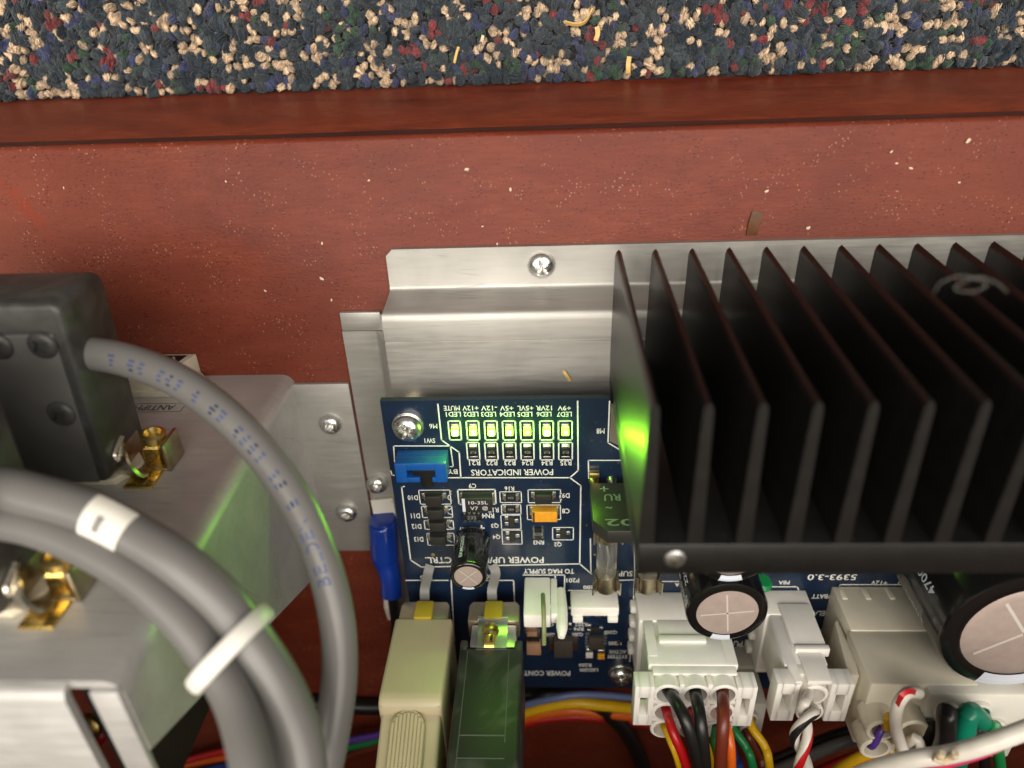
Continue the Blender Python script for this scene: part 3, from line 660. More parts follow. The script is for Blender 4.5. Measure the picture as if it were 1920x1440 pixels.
def sot(px, py, w_=1.5, d=2.9):
    c = at(px, py, 0.5); b = B(); box(b, c.x-w_/2, c.x+w_/2, c.y-d/2, c.y+d/2, 0.1, 1.0, 0.12); o = part('transistor', b, 'black_epoxy', board, base=(c.x, c.y, 0))
    for ex, ey in ((-1, 0.9), (-1, -0.9), (1, 0)):
        b = B(); x0, x1 = sorted((c.x+ex*(w_/2-0.1), c.x+ex*(w_/2+0.95))); box(b, x0, x1, c.y+ey-0.5, c.y+ey+0.5, 0, 0.34, 0.14, 3); part('lead', b, 'tin', o)
for x, y in ((959, 978), (961, 1006), (1056, 1001)): sot(x, y)
# lower control section
chip(997, 1150, 1.8, 2.4, 1.2, 'black_ceramic', along='x', name='chip_capacitor', caps='tin')
chip(997, 1172, 3.6, 1.9, 1.1, 'tan_ceramic', along='x', name='chip_capacitor'); chip(998, 1187, 3.6, 1.9, 1.1, 'tan_ceramic', along='x', name='chip_capacitor')
c = at(1056, 1212, 1.4); b = B(); box(b, c.x-2.5, c.x+2.5, c.y-3.2, c.y+3.2, 0.1, 2.6, 0.15); o = part('power_transistor', b, 'dark_grey_epoxy', board, base=(c.x, c.y, 0))
for e in (-1, 1):
    b = B(); x0, x1 = sorted((c.x+e*2.5, c.x+e*3.9)); box(b, x0, x1, c.y-2.8, c.y+3.0, 0, 0.5, 0.1); part('terminal', b, 'tin', o)
b = B(); box(b, c.x-2.4, c.x+2.4, c.y-4.4, c.y-3.15, 0, 0.6, 0.1); part('tab', b, 'tarnished', o)
c = at(1001, 1213, 1.0); b = B(); box(b, c.x-1.9, c.x+1.9, c.y-2.2, c.y+2.2, 0.05, 1.9, 0.1); o = part('inductor', b, 'tan_ceramic', board, base=(c.x, c.y, 0))
b = B(); box(b, c.x-1.6, c.x+1.6, c.y+2.2, c.y+4.2, 0.05, 1.2, 0.1); part('core', b, 'black_ceramic', o)
c = at(1118, 1203, 0.8); b = B(); box(b, c.x-2.0, c.x+2.0, c.y-2.5, c.y+2.0, 0.1, 1.5, 0.12); o = part('integrated_circuit', b, 'dark_grey_epoxy', board, base=(c.x, c.y, 0))
for k in range(4):
    for e in (-1, 1):
        b = B(); x0, x1 = sorted((c.x+e*1.95, c.x+e*2.95)); y = c.y-1.9+1.25*k; box(b, x0, x1, y-0.22, y+0.22, 0, 0.3, 0.05); part('lead', b, 'tin', o)
sot(1116, 1180, 2.4, 1.6)
for x in (1098, 1122): chip(x, 1148, 1.9, 3.0, 0.65, 'black_ceramic', name='resistor')
chip(1105, 1226, 1.9, 3.2, 0.9, 'white_ceramic', name='chip_capacitor'); chip(1127, 1228, 1.9, 3.2, 1.0, 'orange_epoxy', name='chip_capacitor')
for y in (1145, 1175):
    for x in (1060, 1069): chip(x, y, 0.8, 1.8, 0.5, 'black_ceramic', name='resistor')

# ---- slide switch ----------------------------------------------------------
SX0, SX1, SY1, SY0, SH = 2.5, 14.1, -13.2, -18.6, 5.4
b = B()
# frame of the housing built round a slot open to the top and to the near side
box(b, SX0, SX1, SY0, SY1, 0.1, 2.6, 0.15); box(b, SX0+0.04, SX1-0.04, SY1-2.0, SY1-0.03, 2.4, SH-0.05, 0.18); box(b, SX0+0.02, SX0+2.6, SY0+0.02, SY1-0.06, 2.4, SH, 0.18); box(b, SX1-2.6, SX1-0.02, SY0+0.02, SY1-0.06, 2.4, SH, 0.18)
box(b, SX0+2.3, SX0+5.4, SY0+0.03, SY0+1.3, 2.4, SH-0.1, 0.12); box(b, SX1-5.0+1.6, SX1-2.3, SY0+0.03, SY0+1.3, 2.4, SH-0.1, 0.12)
o = part('slide_switch', b, 'blue_plastic', board, base=((SX0+SX1)/2, (SY0+SY1)/2, 0), label='bright blue slide switch with a black slider')
b = B(); box(b, SX0+3.9, SX0+8.9, SY1-3.9, SY1-2.0, 2.6, SH-0.5, 0.1); box(b, SX0+5.5, SX0+8.1, SY0-1.9, SY1-3.2, 2.7, SH-0.9, 0.12); part('slider', b, 'black_plastic', o)
b = B(); box(b, SX0+2.6, SX1-2.6, SY0+1.3, SY1-2.0, 2.55, 2.75); part('slot_floor', b, 'black_plastic', o)

# ---- electrolytic capacitors -------------------------------------------------
def can(cx, cy, r, h, marks, name='electrolytic_capacitor', cross_rot=0.3, stripe=None):
    b = B(); lathe(b, [(r*0.95, 0.15), (r, 0.6), (r, 1.6), (r*0.955, 2.1), (r, 2.7), (r, h-0.9), (r*0.97, h-0.25), (r*0.90, h), (r*0.76, h), (r*0.745, h-0.18)], (cx, cy, 0), seg=64, cap=False)
    o = part(name, b, 'sleeve', board, base=(cx, cy, 0), smooth=40)
    b = B(); lathe(b, [(r*0.77, h-0.30), (r*0.755, h-0.12), (r*0.60, h-0.05), (0, h-0.03)], (cx, cy, 0), seg=48); top = part('can_top', b, 'can_top', o)
    b = B()
    for a in (cross_rot, cross_rot+math.pi/2):
        d = Vector((math.cos(a), math.sin(a), 0))*r*0.64; u = Vector((-math.sin(a), math.cos(a), 0))*r*0.02
        v = [b.verts.new(Vector((cx, cy, h+0.02))+q) for q in (-d-u, d-u, d+u, -d+u)]; b.faces.new(v)
    part('vent_score', b, 'can_top_line', o, smooth=0)
    b = B()
    def curved(s, ang0, z, hh, ww, radial=False):
        """lettering wrapped on the sleeve; reads along the axis"""
        t = B(); text(t, s, (0, 0, 0), ww, hh, (1, 0, 0), (0, 1, 0))
        for v in t.verts:
            a = ang0+v.co.y/r; v.co = Vector((cx+(r+0.03)*math.cos(a), cy+(r+0.03)*math.sin(a), z-v.co.x))
        merge(b, t)
    for mk in marks: curved(*mk)
    if stripe:
        a0, a1 = stripe; n = 8
        for i in range(n):
            p, q = a0+(a1-a0)*i/n, a0+(a1-a0)*(i+1)/n
            def V3(a, rr, z): return b.verts.new((cx+rr*math.cos(a), cy+rr*math.sin(a), z))
            b.faces.new((V3(p, r+0.03, 3), V3(q, r+0.03, 3), V3(q, r+0.03, h-0.9), V3(p, r+0.03, h-0.9)))
            b.faces.new((V3(p, r+0.03, h-0.9), V3(q, r+0.03, h-0.9), V3(q, r*0.975, h-0.2), V3(p, r*0.975, h-0.2)))
            b.faces.new((V3(p, r*0.975, h-0.2), V3(q, r*0.975, h-0.2), V3(q, r*0.90, h+0.03), V3(p, r*0.90, h+0.03)))
            b.faces.new((V3(p, r*0.90, h+0.03), V3(q, r*0.90, h+0.03), V3(q, r*0.77, h+0.03), V3(p, r*0.77, h+0.03)))
    part('sleeve_print', b, 'sleeve_mark', o, smooth=60)
    return o
p = at(878, 1082, 13.0); can(p.x, p.y, 4.35, 13.0, [('EKMG250', 2.0, 7.0, 0.9, 7), ('+85', 2.9, 11.0, 0.9, 2.0)], stripe=(-2.0, -1.25), cross_rot=0.75)
p = at(1364, 1150, 25.0); can(p.x, p.y, 8.7, 25.0, [('2200uF 35V', 2.75, 12.0, 1.2, 16), ('85C (M)', 3.0, 17.0, 1.0, 9), ('6S', 2.95, 23.0, 1.6, 2.2)], stripe=(-1.95, -1.40), cross_rot=0.12)
can(p.x-0.6, p.y+17.7, 8.7, 25.0, [('2200uF 35V', 2.75, 12.0, 1.2, 16)], stripe=(-1.85, -1.25), cross_rot=0.4)
p = at(1922, 1188, 30.0); can(p.x, p.y, 16.6, 30.0, [('4700uF 63V', 2.9, 14.0, 2.2, 18), ('105C', 3.5, 17.0, 1.6, 9), ('V', -2.25, 29.0, 2.0, 1.6)], stripe=(-1.95, -1.25), cross_rot=0.62)
b = B(); q = at(1428, 1092, 4); lathe(b, [(0, -1.2), (1.9, -1.1), (2.6, -0.3), (2.6, 0.3), (1.9, 1.1), (0, 1.2)], (q.x, q.y, 4), (0.2, 1, 0.2), 28); o = part('disc_capacitor', b, 'wire_green', board, base=(q.x, q.y, 0), label='small green disc capacitor')
b = B(); cyl(b, (q.x-1, q.y, 0), (q.x-1, q.y, 2.5), 0.3); cyl(b, (q.x+1, q.y, 0), (q.x+1, q.y, 2.5), 0.3); part('lead', b, 'tin', o)

# ---- bridge rectifier ----------------------------------------------------------
RY0 = -20.8; RD = 3.4
b = B(); prism(b, [(46.3, 3.0), (46.3, 15.8), (49.2, 19.3), (66, 19.3), (66, 3.0)], 'y', RY0-RD, RY0, 0.22)
o = part('bridge_rectifier', b, 'black_epoxy', board, base=(56, RY0-RD/2, 0))
b = B()
text(b, '+', (49.4, RY0+0.04, 5.3), 2.0, 2.0, (-1, 0, 0), (0, 0, 1)); text(b, 'RU', (51.0, RY0+0.04, 8.3), 3.6, 2.3, (-1, 0, 0), (0, 0, 1)); text(b, '02', (52.0, RY0+0.04, 16.6), 6.2, 2.2, (-1, 0, 0), (0, 0, 1)); text(b, '~', (50.0, RY0+0.04, 11.8), 1.4, 0.7, (-1, 0, 0), (0, 0, 1))
part('marking', b, 'marking_faint', o, smooth=0)
for k, x in enumerate((47.4, 51.6, 57.0, 62.0)):
    b = B(); box(b, x-0.55, x+0.55, RY0-2.1, RY0-1.4, 0, 3.2, 0.1); part('lead', b, 'gold', o)
    b = B(); lathe(b, [(1.3, 0), (1.1, 0.5), (0.6, 1.2), (0.3, 1.5), (0, 1.55)], (x, RY0-1.75, 0), seg=20); part('solder_joint', b, 'tin' if k else 'gold', o)
b = B(); box(b, 46.2, 48.6, RY0+0.1, RY0+1.4, 0.02, 1.5, 0.15); part('lead_tab', b, 'gold', o)

# ---- fuse clips (soldered) and the fuses they hold --------------------------------
def clip(cx, cy, z=1.6, r=2.7):
    b = B(); n = 14; prof_o = []; prof_i = []
    for i in range(n+1):
        a = math.radians(-215+i*250/n); prof_o.append((cx+(r+0.4)*math.cos(a), z+2.6+(r+0.4)*math.sin(a))); prof_i.append((cx+r*math.cos(a), z+2.6+r*math.sin(a)))
    prism(b, prof_o+prof_i[::-1], 'y', cy-2.2, cy+2.2)
    for e in (-1, 1): prism(b, [(cx+e*2.3, z+4.0), (cx+e*3.2, z+5.6), (cx+e*3.5, z+5.4), (cx+e*2.75, z+3.9)], 'y', cy-2.0, cy+2.0)
    box(b, cx-1.0, cx+1.0, cy-1.8, cy+1.8, 0, z, 0.1)
    return part('fuse_clip', b, 'nickel', board, base=(cx, cy, 0))
def fuse(cx, y0, y1, z, label):
    t = thing('glass_fuse', label, 'fuse', (cx, (y0+y1)/2, z-2.6), 'glass fuses clipped to the circuit board')
    b = B(); n = 2.55
    cyl(b, (cx, y0+5, z), (cx, y1-5, z), n-0.1, seg=28); part('glass_tube', b, 'glass', t)
    for a, c_ in ((y0, y0+5.4), (y1-5.4, y1)):
        b = B(); lathe(b, [(n*0.85, 0), (n, 0.4), (n, c_-a-0.3), (n*0.96, c_-a)], (cx, a, z), (0, 1, 0), 28); part('end_cap', b, 'tarnished', t)
    b = B(); tube(b, [(cx, y0+5, z-0.6), (cx+0.25, (y0+y1)/2, z), (cx-0.2, y1-5, z+0.5)], 0.14, 6); part('filament', b, 'tin', t)
for px, lab in ((1136, 'small glass fuse clipped to the board below the upright black rectifier'), (1213, 'small glass fuse end in a brass clip under the black heatsink')):
    q = at(px, 1088, 4.0); clip(q.x, q.y); clip(q.x, q.y+16.5); fuse(q.x, q.y-2.6, q.y+19.0, 4.2, lab)

# ================================================================== heatsink
HX0, HYT, HYB, HZ0, HZ1, PITCH = 51.2, 30.2, -2.5, PZ+0.02, 50.0, 7.57
sink = thing('heatsink', 'large black anodised aluminium heatsink with a row of tall parallel fins', 'heatsink', (110, 0, HZ0))
bm = B(); box(bm, HX0, HX0+PITCH*15+2.4, HYB, 3.9, HZ0, HZ1, 0.25); part('base', bm, 'black_anodised', sink)
fin = B(); pr = [(0, 3.7), (-0.05, 5.2), (0.30, 28.8), (0.55, 29.7), (1.05, HYT), (1.55, 29.7), (1.85, 28.8), (2.45, 5.2), (2.6, 3.7)]
prism(fin, pr, 'z', 0, HZ1-HZ0-0.05)
bmesh.ops.bevel(fin, geom=[e for e in fin.edges if abs(e.verts[0].co.z-e.verts[1].co.z) < 1e-4], offset=0.16, segments=2, affect='EDGES')
fin_me = finish(fin, 'fin', 'black_anodised', 35)
for k in range(16): inst('fin', fin_me, sink, (HX0+k*PITCH, 0, HZ0+0.02))
for x, y, r in ((57.1, 0.9, 1.75), (112.5, 0.9, 0.8)):
    bm = B(); lathe(bm, [(r, -0.2), (r, 0.15), (r*0.8, 0.5), (r*0.3, 0.65), (0, 0.65)], (x, y, HZ1), seg=28); part('screw_end', bm, 'zinc', sink)
bm = B(); q = [at(1752, 548, 45), at(1765, 530, 46), at(1800, 518, 46), at(1835, 524, 46), at(1850, 536, 46), at(1820, 548, 46), at(1790, 540, 47), at(1830, 520, 46.5), at(1868, 530, 46.5), at(1888, 548, 46.5)]
q = [Vector((p.x, p.y, p.z)) for p in q]
tag(part('lint_hair', tube(bm, q, 0.022, 6), 'hair', base=q[0]), 'thin pale looped hair lying across the tips of the black fins', 'hair')

# ================================================================== tall metal box at the left with two multi-pin ports in use and one empty
BX, BY, BZ = -25.6, -3.8, 72.0
encl = thing('metal_enclosure', 'tall brushed aluminium box with multi-pin sockets on its face, screwed to the wood', 'enclosure', (-50, -20, WZ))
def shell():
    b = B(); t = 1.5; r = 3.0; path = [(-150, BY), (-60, BY), (BX-r, BY)]
    for k in range(1, 7): a = math.radians(90-90*k/6); path.append((BX-r+r*math.cos(a), BY-r+r*math.sin(a)))
    path += [(BX, -14), (BX, -20), (BX, -42), (BX, -64)]
    def zt(y): return BZ-2.0 if y > -20.1 else BZ-2.0-(-20-y)*1.98
    O = []; I = []
    n = len(path)
    for i, (x, y) in enumerate(path):
        x0, y0 = path[max(i-1, 0)]; x1, y1 = path[min(i+1, n-1)]; d = Vector((x1-x0, y1-y0)).normalized(); nn = Vector((d.y, -d.x))
        O.append((b.verts.new((x, y, WZ)), b.verts.new((x, y, zt(y))))); I.append((b.verts.new((x+nn.x*t, y+nn.y*t, WZ)), b.verts.new((x+nn.x*t, y+nn.y*t, zt(y)))))
    for i in range(n-1):
        b.faces.new((O[i][0], O[i+1][0], O[i+1][1], O[i][1])); b.faces.new((I[i][0], I[i][1], I[i+1][1], I[i+1][0])); b.faces.new((O[i][1], O[i+1][1], I[i+1][1], I[i][1])); b.faces.new((O[i][0], I[i][0], I[i+1][0], O[i+1][0]))
    b.faces.new((O[-1][0], I[-1][0], I[-1][1], O[-1][1]))
    bmesh.ops.recalc_face_normals(b, faces=b.faces[:]); return b
part('shell', shell(), 'aluminium_box', encl, smooth=40)
top = [(BY, BZ-2.2), (BY-0.25, BZ-1.2), (BY-0.9, BZ-0.4), (BY-2, BZ), (-60, BZ)]
bm = B(); sheet(bm, top, 'x', -150, -33.4, 1.5); part('top_panel', bm, 'aluminium_box', encl, smooth=60)
bm = B(); box(bm, BX-4.6, BX-0.2, BY-22, BY-1.2, BZ-2.2, BZ-0.9, 0.3); bm2 = None
part('side_return', bm, 'aluminium_box', encl)
bm = B(); box(bm, -33.3, -31.8, -44, BY-3.2, 40, BZ-3.4); part('inner_bracket', bm, 'black_plastic', encl)
bm = B(); box(bm, BX-0.3, -11.9, -61, BY-2.2, WZ, WZ+1.3, 0.25); part('mounting_flange', bm, 'aluminium_side', encl)
for px, py in ((619, 797), (650, 963)):
    q = at(px, py, WZ+2.2); inst('screw', ME_CROSS, encl, (q.x, q.y, WZ+1.3), 0.6 if px < 640 else 1.2)
bm = B(); q = at(165, 1362, 62); lathe(bm, [(2.6, 0), (2.4, 1.2), (1.3, 1.9), (0, 2.0)], q, (0.1, 0.4, 1), 20); part('inner_screw', bm, 'brass', encl)
bm = B(); tube(bm, [at(150, 1400, 56), at(178, 1388, 60), at(198, 1365, 58), at(215, 1360, 50)], 1.5, 12); part('inner_wire', bm, 'wire_red', encl)
# empty multi-pin socket, its label
def socket(zc, full):
    b = B(); prism(b, [(-92, zc-5.2), (-92, zc+5.2), (-49.0, zc+5.2), (-45.8, zc+1.0), (-45.8, zc-1.2), (-49.0, zc-5.2)], 'y', BY, BY+1.6, 0.2)
    prism(b, [(-91, zc-4.4), (-91, zc+4.2), (-50.5, zc+4.2), (-48.2, zc-4.4)], 'y', BY+1.5, BY+6.5, 0.35)
    o = part('socket', b, 'cream', encl, base=(-70, BY, zc))
    b = B(); prism(b, [(-90, zc-3.4), (-90, zc+2.9), (-51.8, zc+2.9), (-50.0, zc-3.4)], 'y', BY+6.4, BY+6.6); part('socket_face', b, 'black_plastic', o)
    if not full:
        b = B()
        for r_, z_ in ((0, zc+1.4), (1, zc-1.8)):
            for k in range(18): lathe(b, [(0.42, 0), (0.42, 0.35), (0.2, 0.5), (0, 0.5)], (-52.6-2.1*k, BY+6.6, z_), (0, 1, 0), 10)
        part('pins', b, 'tin', o)['kind'] = 'stuff'
socket(-14.2, False); socket(19, True); socket(53, True)
b = B()
c0 = aty(283, 783, BY); text(b, 'ANTIPHONAL', (-58.0, BY+0.05, -4.4), 17.5, 2.3, (-1, 0, 0), (0, 0, 1))
for a, c_ in (((-47.2, -6.2), (-69, -6.2)), ((-47.2, -2.6), (-69, -2.6)), ((-47.2, -6.2), (-47.2, -2.6)), ((-69, -6.2), (-69, -2.6))):
    d = Vector((c_[0]-a[0], c_[1]-a[1])).normalized(); nn = Vector((-d.y, d.x))*0.09
    b.faces.new([b.verts.new((p[0]+s*nn.x, BY+0.05, p[1]+s*nn.y)) for p, s in ((a, -1), (c_, -1), (c_, 1), (a, 1))])
part('printed_label', b, 'ink', encl, smooth=0)
def bail(zc):
    o = None
    b = B(); lathe(b, [(2.9, 0), (2.9, 5.2), (2.3, 5.8), (1.5, 5.8), (1.5, 3.5)], (-43.6, BY, zc), (0.12, 1, 0.05), 6, cap=True); o = part('latch_post', b, 'brass', encl, base=(-43.6, BY, zc), smooth=20)
    b = B(); lathe(b, [(2.2, 5.6), (2.5, 6.0), (2.5, 7.4), (1.7, 7.7), (1.3, 6.5)], (-43.6, BY, zc), (0.12, 1, 0.05), 24); part('post_ring', b, 'gold', o)
    b = B(); box(b, -49.0, -48.0, BY+0.2, BY+7.5, zc-3.2, zc+3.4, 0.2, mat=Matrix.Rotation(0.0, 4, 'Z')); box(b, -40.2, -39.3, BY+0.2, BY+6.5, zc-3.0, zc+3.6, 0.2); box(b, -48.6, -39.6, BY, BY+0.8, zc-3.2, zc+3.4, 0.2)
    part('latch_bracket', b, 'tarnished', o)
    b = B(); strip(b, [(-49.5, BY+7, zc+4.5), (-47.5, BY+4.5, zc+6.8), (-46, BY+1.5, zc+6.2), (-45.5, BY+0.8, zc+3.5)], 5.5, 0.7, (1, 0, 0.2)); tube(b, [(-47.5, BY+8.5, zc+3.0), (-47.8, BY+6.5, zc+6.2), (-47.4, BY+5.2, zc+6.6)], [0.7, 0.9, 0.7], 10)
    part('latch_spring', b, 'nickel', o)
    b = B(); box(b, -46.8, -41.0, BY-0.2, BY+0.6, zc+3.5, zc+9.0, 0.2); part('foot', b, 'brass', o)
bail(16.5); bail(51.5)

# ---- the two plugs with hoods, and their grey cables
ME_HOOD_SCREW = finish(pan_head(2.6, 1.1, 'cross'), 'cover_screw', 'hood_plastic', 30)
def hood(t, zb, zf):
    b = B(); prism(b, [(-92, -1.8), (-92, 33.5), (-88, 36.5), (-47.0, 36.5), (-45.6, 35.2), (-48.2, -0.5), (-49.5, -1.8)], 'z', zb, zf, 1.0, 3); o = part('hood', b, 'hood_plastic', t)
    b = B(); prism(b, [(-90.5, -1.5), (-90.5, 31), (-48.4, 31), (-48.2, 30.6), (-50.4, -1.3)], 'z', zf-0.2, zf+0.5, 0.25, 2); part('cover', b, 'hood_cover', t)
    for x, y in ((-50.6, 29.0), (-52.2, 14.8), (-58.6, 29.0)): inst('cover_screw', ME_HOOD_SCREW, t, (x, y, zf+0.45), 0.5)
    return o
plug1 = thing('hooded_plug', 'black hooded multi-pin plug on the metal box with one printed grey cable', 'cable plug', (-70, 10, 11))
hood(plug1, 11, 26)
def cable(name, pd, r, parent, mat_='cable_grey'):
    pts = [atd(*p) for p in pd]; b = B(); tube(b, pts, r, 24, 8); return part(name, b, mat_, parent, base=None if parent else pts[0]), spline(pts, 8)
c1, cpath = cable('cable', [(95, 645, 141), (160, 660, 140), (240, 676, 138.5), (330, 712, 137), (420, 775, 135), (500, 860, 133.5), (560, 950, 132.5), (604, 1050, 131.5), (630, 1150, 131), (637, 1250, 131), (626, 1350, 130.5), (600, 1480, 130), (565, 1600, 128)], 3.1, plug1)
def wrap_text(b, s, path, r, s0, size, theta0, adv, blank=False):
    """letters wrapped on a tube, reading against the path's direction; s0 = arc length where the text ends"""
    L_ = [0]
    for a, c_ in zip(path, path[1:]): L_.append(L_[-1]+(c_-a).length)
    def P_(q):
        i = min(max(np.searchsorted(L_, q)-1, 0), len(path)-2); f = (q-L_[i])/(L_[i+1]-L_[i]); return path[i].lerp(path[i+1], f), (path[i+1]-path[i]).normalized()
    for k, ch in enumerate(s):
        if ch == ' ': continue
        t = B()
        if ch == '.': 
            for u in range(3): box(t, -size*0.3+rng.uniform(0, .4), rng.uniform(0.05, .3)*size, -size*0.5+u*size*0.36, -size*0.32+u*size*0.36, -0.001, 0.001)
        else: text(t, ch, (0, 0, 0), size*0.72, size, (1, 0, 0), (0, 1, 0))
        for v in t.verts:
            p, tg = P_(s0-k*adv-v.co.x); view = (Vector(CAM)-p); n = (view-tg*view.dot(tg)).normalized(); l = tg.cross(n)
            # letters' up = to the left when looking along the cable from above
            th = theta0+v.co.y/r; v.co = p+(n*math.cos(th)+l*math.sin(th))*(r+0.03)
        merge(b, t)
b = B(); wrap_text(b, 'BELDEN . .. .... .. . ... .. .', cpath, 3.1, 73.0, 2.3, 0.28, 2.0); part('print', b, 'ink_blue', c1, smooth=0)
plug2 = thing('hooded_plug', 'black hooded multi-pin plug with pale labelled cables, above the first plug', 'cable plug', (-70, 10, 45))
hood(plug2, 45, 60)
A_ = [(-90, 905, 118), (0, 915, 117), (70, 932, 116.5), (165, 960, 116), (258, 1008, 115.5), (333, 1055, 115), (410, 1122, 115), (462, 1190, 115), (520, 1280, 115), (556, 1365, 114), (570, 1450, 113), (570, 1560, 112)]
Bp = [(-90, 968, 118), (0, 976, 117), (80, 993, 116), (172, 1032, 115), (262, 1088, 114), (345, 1168, 113), (402, 1247, 112), (445, 1330, 110), (472, 1440, 106), (480, 1560, 103)]
Cp = [(-90, 945, 125), (0, 955, 124), (100, 985, 123), (230, 1045, 122), (330, 1120, 121), (420, 1215, 120.5), (480, 1320, 119), (510, 1440, 116), (515, 1560, 114)]
ca, pa = cable('grey_cable', A_, 3.5, None); tag(ca, 'grey cable wearing a white paper label, upper one of the tied bundle', 'cable', 'grey cables tied in a bundle')
cb, pb = cable('grey_cable', Bp, 3.0, None); tag(cb, 'grey cable without a label, lower one of the tied bundle', 'cable', 'grey cables tied in a bundle')
cc, pc = cable('grey_cable', Cp, 2.9, None); tag(cc, 'grey cable half hidden behind the other two of the tied bundle', 'cable', 'grey cables tied in a bundle')
# paper label wrapped on the upper cable
def sleeve(path, i0, i1, r, th0, th1, mat_, name, parent, n=14):
    b = B(); rows = []
    for i in range(i0, i1+1):
        p = path[i]; tg = (path[i+1]-path[i-1]).normalized(); view = Vector(CAM)-p; nn = (view-tg*view.dot(tg)).normalized(); l = tg.cross(nn)
        rows.append([b.verts.new(p+(nn*math.cos(th0+(th1-th0)*k/n)-l*math.sin(th0+(th1-th0)*k/n))*r) for k in range(n+1)])
    for a, c_ in zip(rows, rows[1:]):
        for k in range(n): b.faces.new((a[k], a[k+1], c_[k+1], c_[k]))
    bmesh.ops.recalc_face_normals(b, faces=b.faces[:]); bmesh.ops.solidify(b, geom=b.faces[:], thickness=0.12)
    return part(name, b, mat_, parent)
sleeve(pa, 25, 31, 3.68, -1.75, 0.9, 'label_white', 'paper_label', ca)
sleeve(pa, 27, 28, 3.72, -0.65, 0.05, 'ink_grey', 'label_mark', ca)
# cable tie
bm = B(); ctr = (atd(466, 1196, 115)+atd(392, 1240, 112.5))/2; tg = (atd(505, 1255, 115)-atd(425, 1140, 115)).normalized()+Vector((0.30, 0.0, 0.0)); tg.normalize()
view = Vector(CAM)-ctr; e1 = (view-tg*view.dot(tg)).normalized(); e2 = tg.cross(e1)
cents = []
for pth, rr in ((pa, 3.5), (pb, 3.0), (pc, 2.9)):
    q = min(pth, key=lambda p: abs((p-ctr).dot(tg))); cents.append(((q-ctr).dot(e1), (q-ctr).dot(e2), rr+0.95))
N_ = 48; ring = []
for k in range(N_):
    a = 2*math.pi*k/N_; sup = [x*math.cos(a)+y*math.sin(a)+rr for x, y, rr in cents]; i_ = int(np.argmax(sup)); x, y, rr = cents[i_]
    hx, hy = x+rr*math.cos(a), y+rr*math.sin(a)
    xs_ = [c_[0]+t_*c_[2] for c_ in cents for t_ in (-1, 1)]; ys_ = [c_[1]+t_*c_[2] for c_ in cents for t_ in (-1, 1)]
    ex = (max(xs_)+min(xs_))/2+(max(xs_)-min(xs_))/2*1.2*math.cos(a); ey = (max(ys_)+min(ys_))/2+(max(ys_)-min(ys_))/2*math.sin(a)
    ring.append(ctr+e1*(hx*0.3+ex*0.7)+e2*(hy*0.3+ey*0.7))
b2 = bmesh.new(); rows = []
cm = sum(ring, Vector())/N_
for p in ring:
    out = (p-cm); out = (out-tg*out.dot(tg)).normalized(); row = []
    for q in range(10):
        a = 2*math.pi*q/10; row.append(b2.verts.new(p+tg*(1.5*math.copysign(abs(math.cos(a))**0.7, math.cos(a)))+out*(0.85*math.sin(a))))
    rows.append(row)
for k in range(N_):
    for q in range(10): b2.faces.new((rows[k][q], rows[(k+1) % N_][q], rows[(k+1) % N_][(q+1) % 10], rows[k][(q+1) % 10]))
bmesh.ops.recalc_face_normals(b2, faces=b2.faces[:]); merge(bm, b2)
tag(part('cable_tie', bm, 'tie_white', base=ctr), 'white plastic cable tie round the bundle of grey cables', 'cable tie')

# ================================================================== blue crimp terminal on the side lip
term = thing('crimp_terminal', 'blue insulated push-on terminal with a black wire beside the circuit board', 'terminal', (-7, -45, FZ))
pa0 = at(722, 965, -15.5); pb0 = at(722, 1045, -12); pc0 = at(733, 1115, -8)
b = B(); strip(b, [at(716, 935, FZ+0.6), at(722, 965, FZ+1.5), at(724, 985, -14)], 6.0, 0.9, (1, 0, 0)); part('tab', b, 'white_ceramic', term)
b = B(); tube(b, [at(716, 972, -14), at(719, 985, -14), at(722, 1040, -12), at(727, 1060, -11), at(733, 1085, -9.5), at(735, 1116, -8)], [3.3, 4.0, 3.9, 3.3, 3.0, 3.0], 20, 6)
for v in b.verts: pass
part('sleeve', b, 'blue_vinyl', term)
b = B(); tube(b, [at(735, 1105, -8.5), at(739, 1140, -9), at(742, 1180, -12), at(735, 1260, -15)], 1.5, 12); part('wire', b, 'wire_black', term)
b = B(); tube(b, [at(727, 1108, -9.0), at(728, 1135, -10), at(732, 1158, -12)], [1.1, 1.3, 0.9], 10); part('strand_end', b, 'wire_white', term)

# ================================================================== tall beige and black plugs on their blades
for nm, px, lab in (('blade', 795, ''), ('blade', 922, '')):
    c = at(px, 1095, 3.0); b = B(); strip(b, [Vector((c.x+(1.6 if px < 850 else 0.2), -49.0, 0.05)), Vector((c.x+1.0, -50.8, 1.2)), Vector((c.x, -54.8, 2.6)), Vector((c.x, -56.8, 4.5)), Vector((c.x, -58.4, 7.5))], 2.4, 0.6, (1, 0, 0)); o = part('blade', b, 'blade_metal', board, base=(c.x, -55, 0))
def contact(x0, x1, y, z0, z1, t):
    xm = (x0+x1)/2
    b = B(); prism(b, [(x0, z0+1.2), (x0+0.8, z0), (x1-0.8, z0), (x1, z0+1.2), (x1, z1), (x0, z1)], 'y', y-6.0, y-0.3, 0.2); o = part('contact', b, 'contact_metal', t)
    b = B(); box(b, xm-2.4, xm+2.2, y-0.4, y+0.7, z0+0.4, z1, 0.5); part('insert', b, 'yellow_insert', t)
beige = thing('power_plug', 'beige power plug with a ribbed thumb grip, standing on the board edge', 'plug', (5.6, -66, 8), 'tall power plugs side by side')
contact(-0.6, 11.6, -56.6, 5.0, 11.0, beige)
b = B()
prof = [(-56.6, 10.3), (-56.6, 32.4), (-57.4, 34.0), (-58.8, 34.8), (-80, 34.8), (-80, 10.3)]
prism(b, prof, 'x', -1.5, 12.8, 0.9, 3)
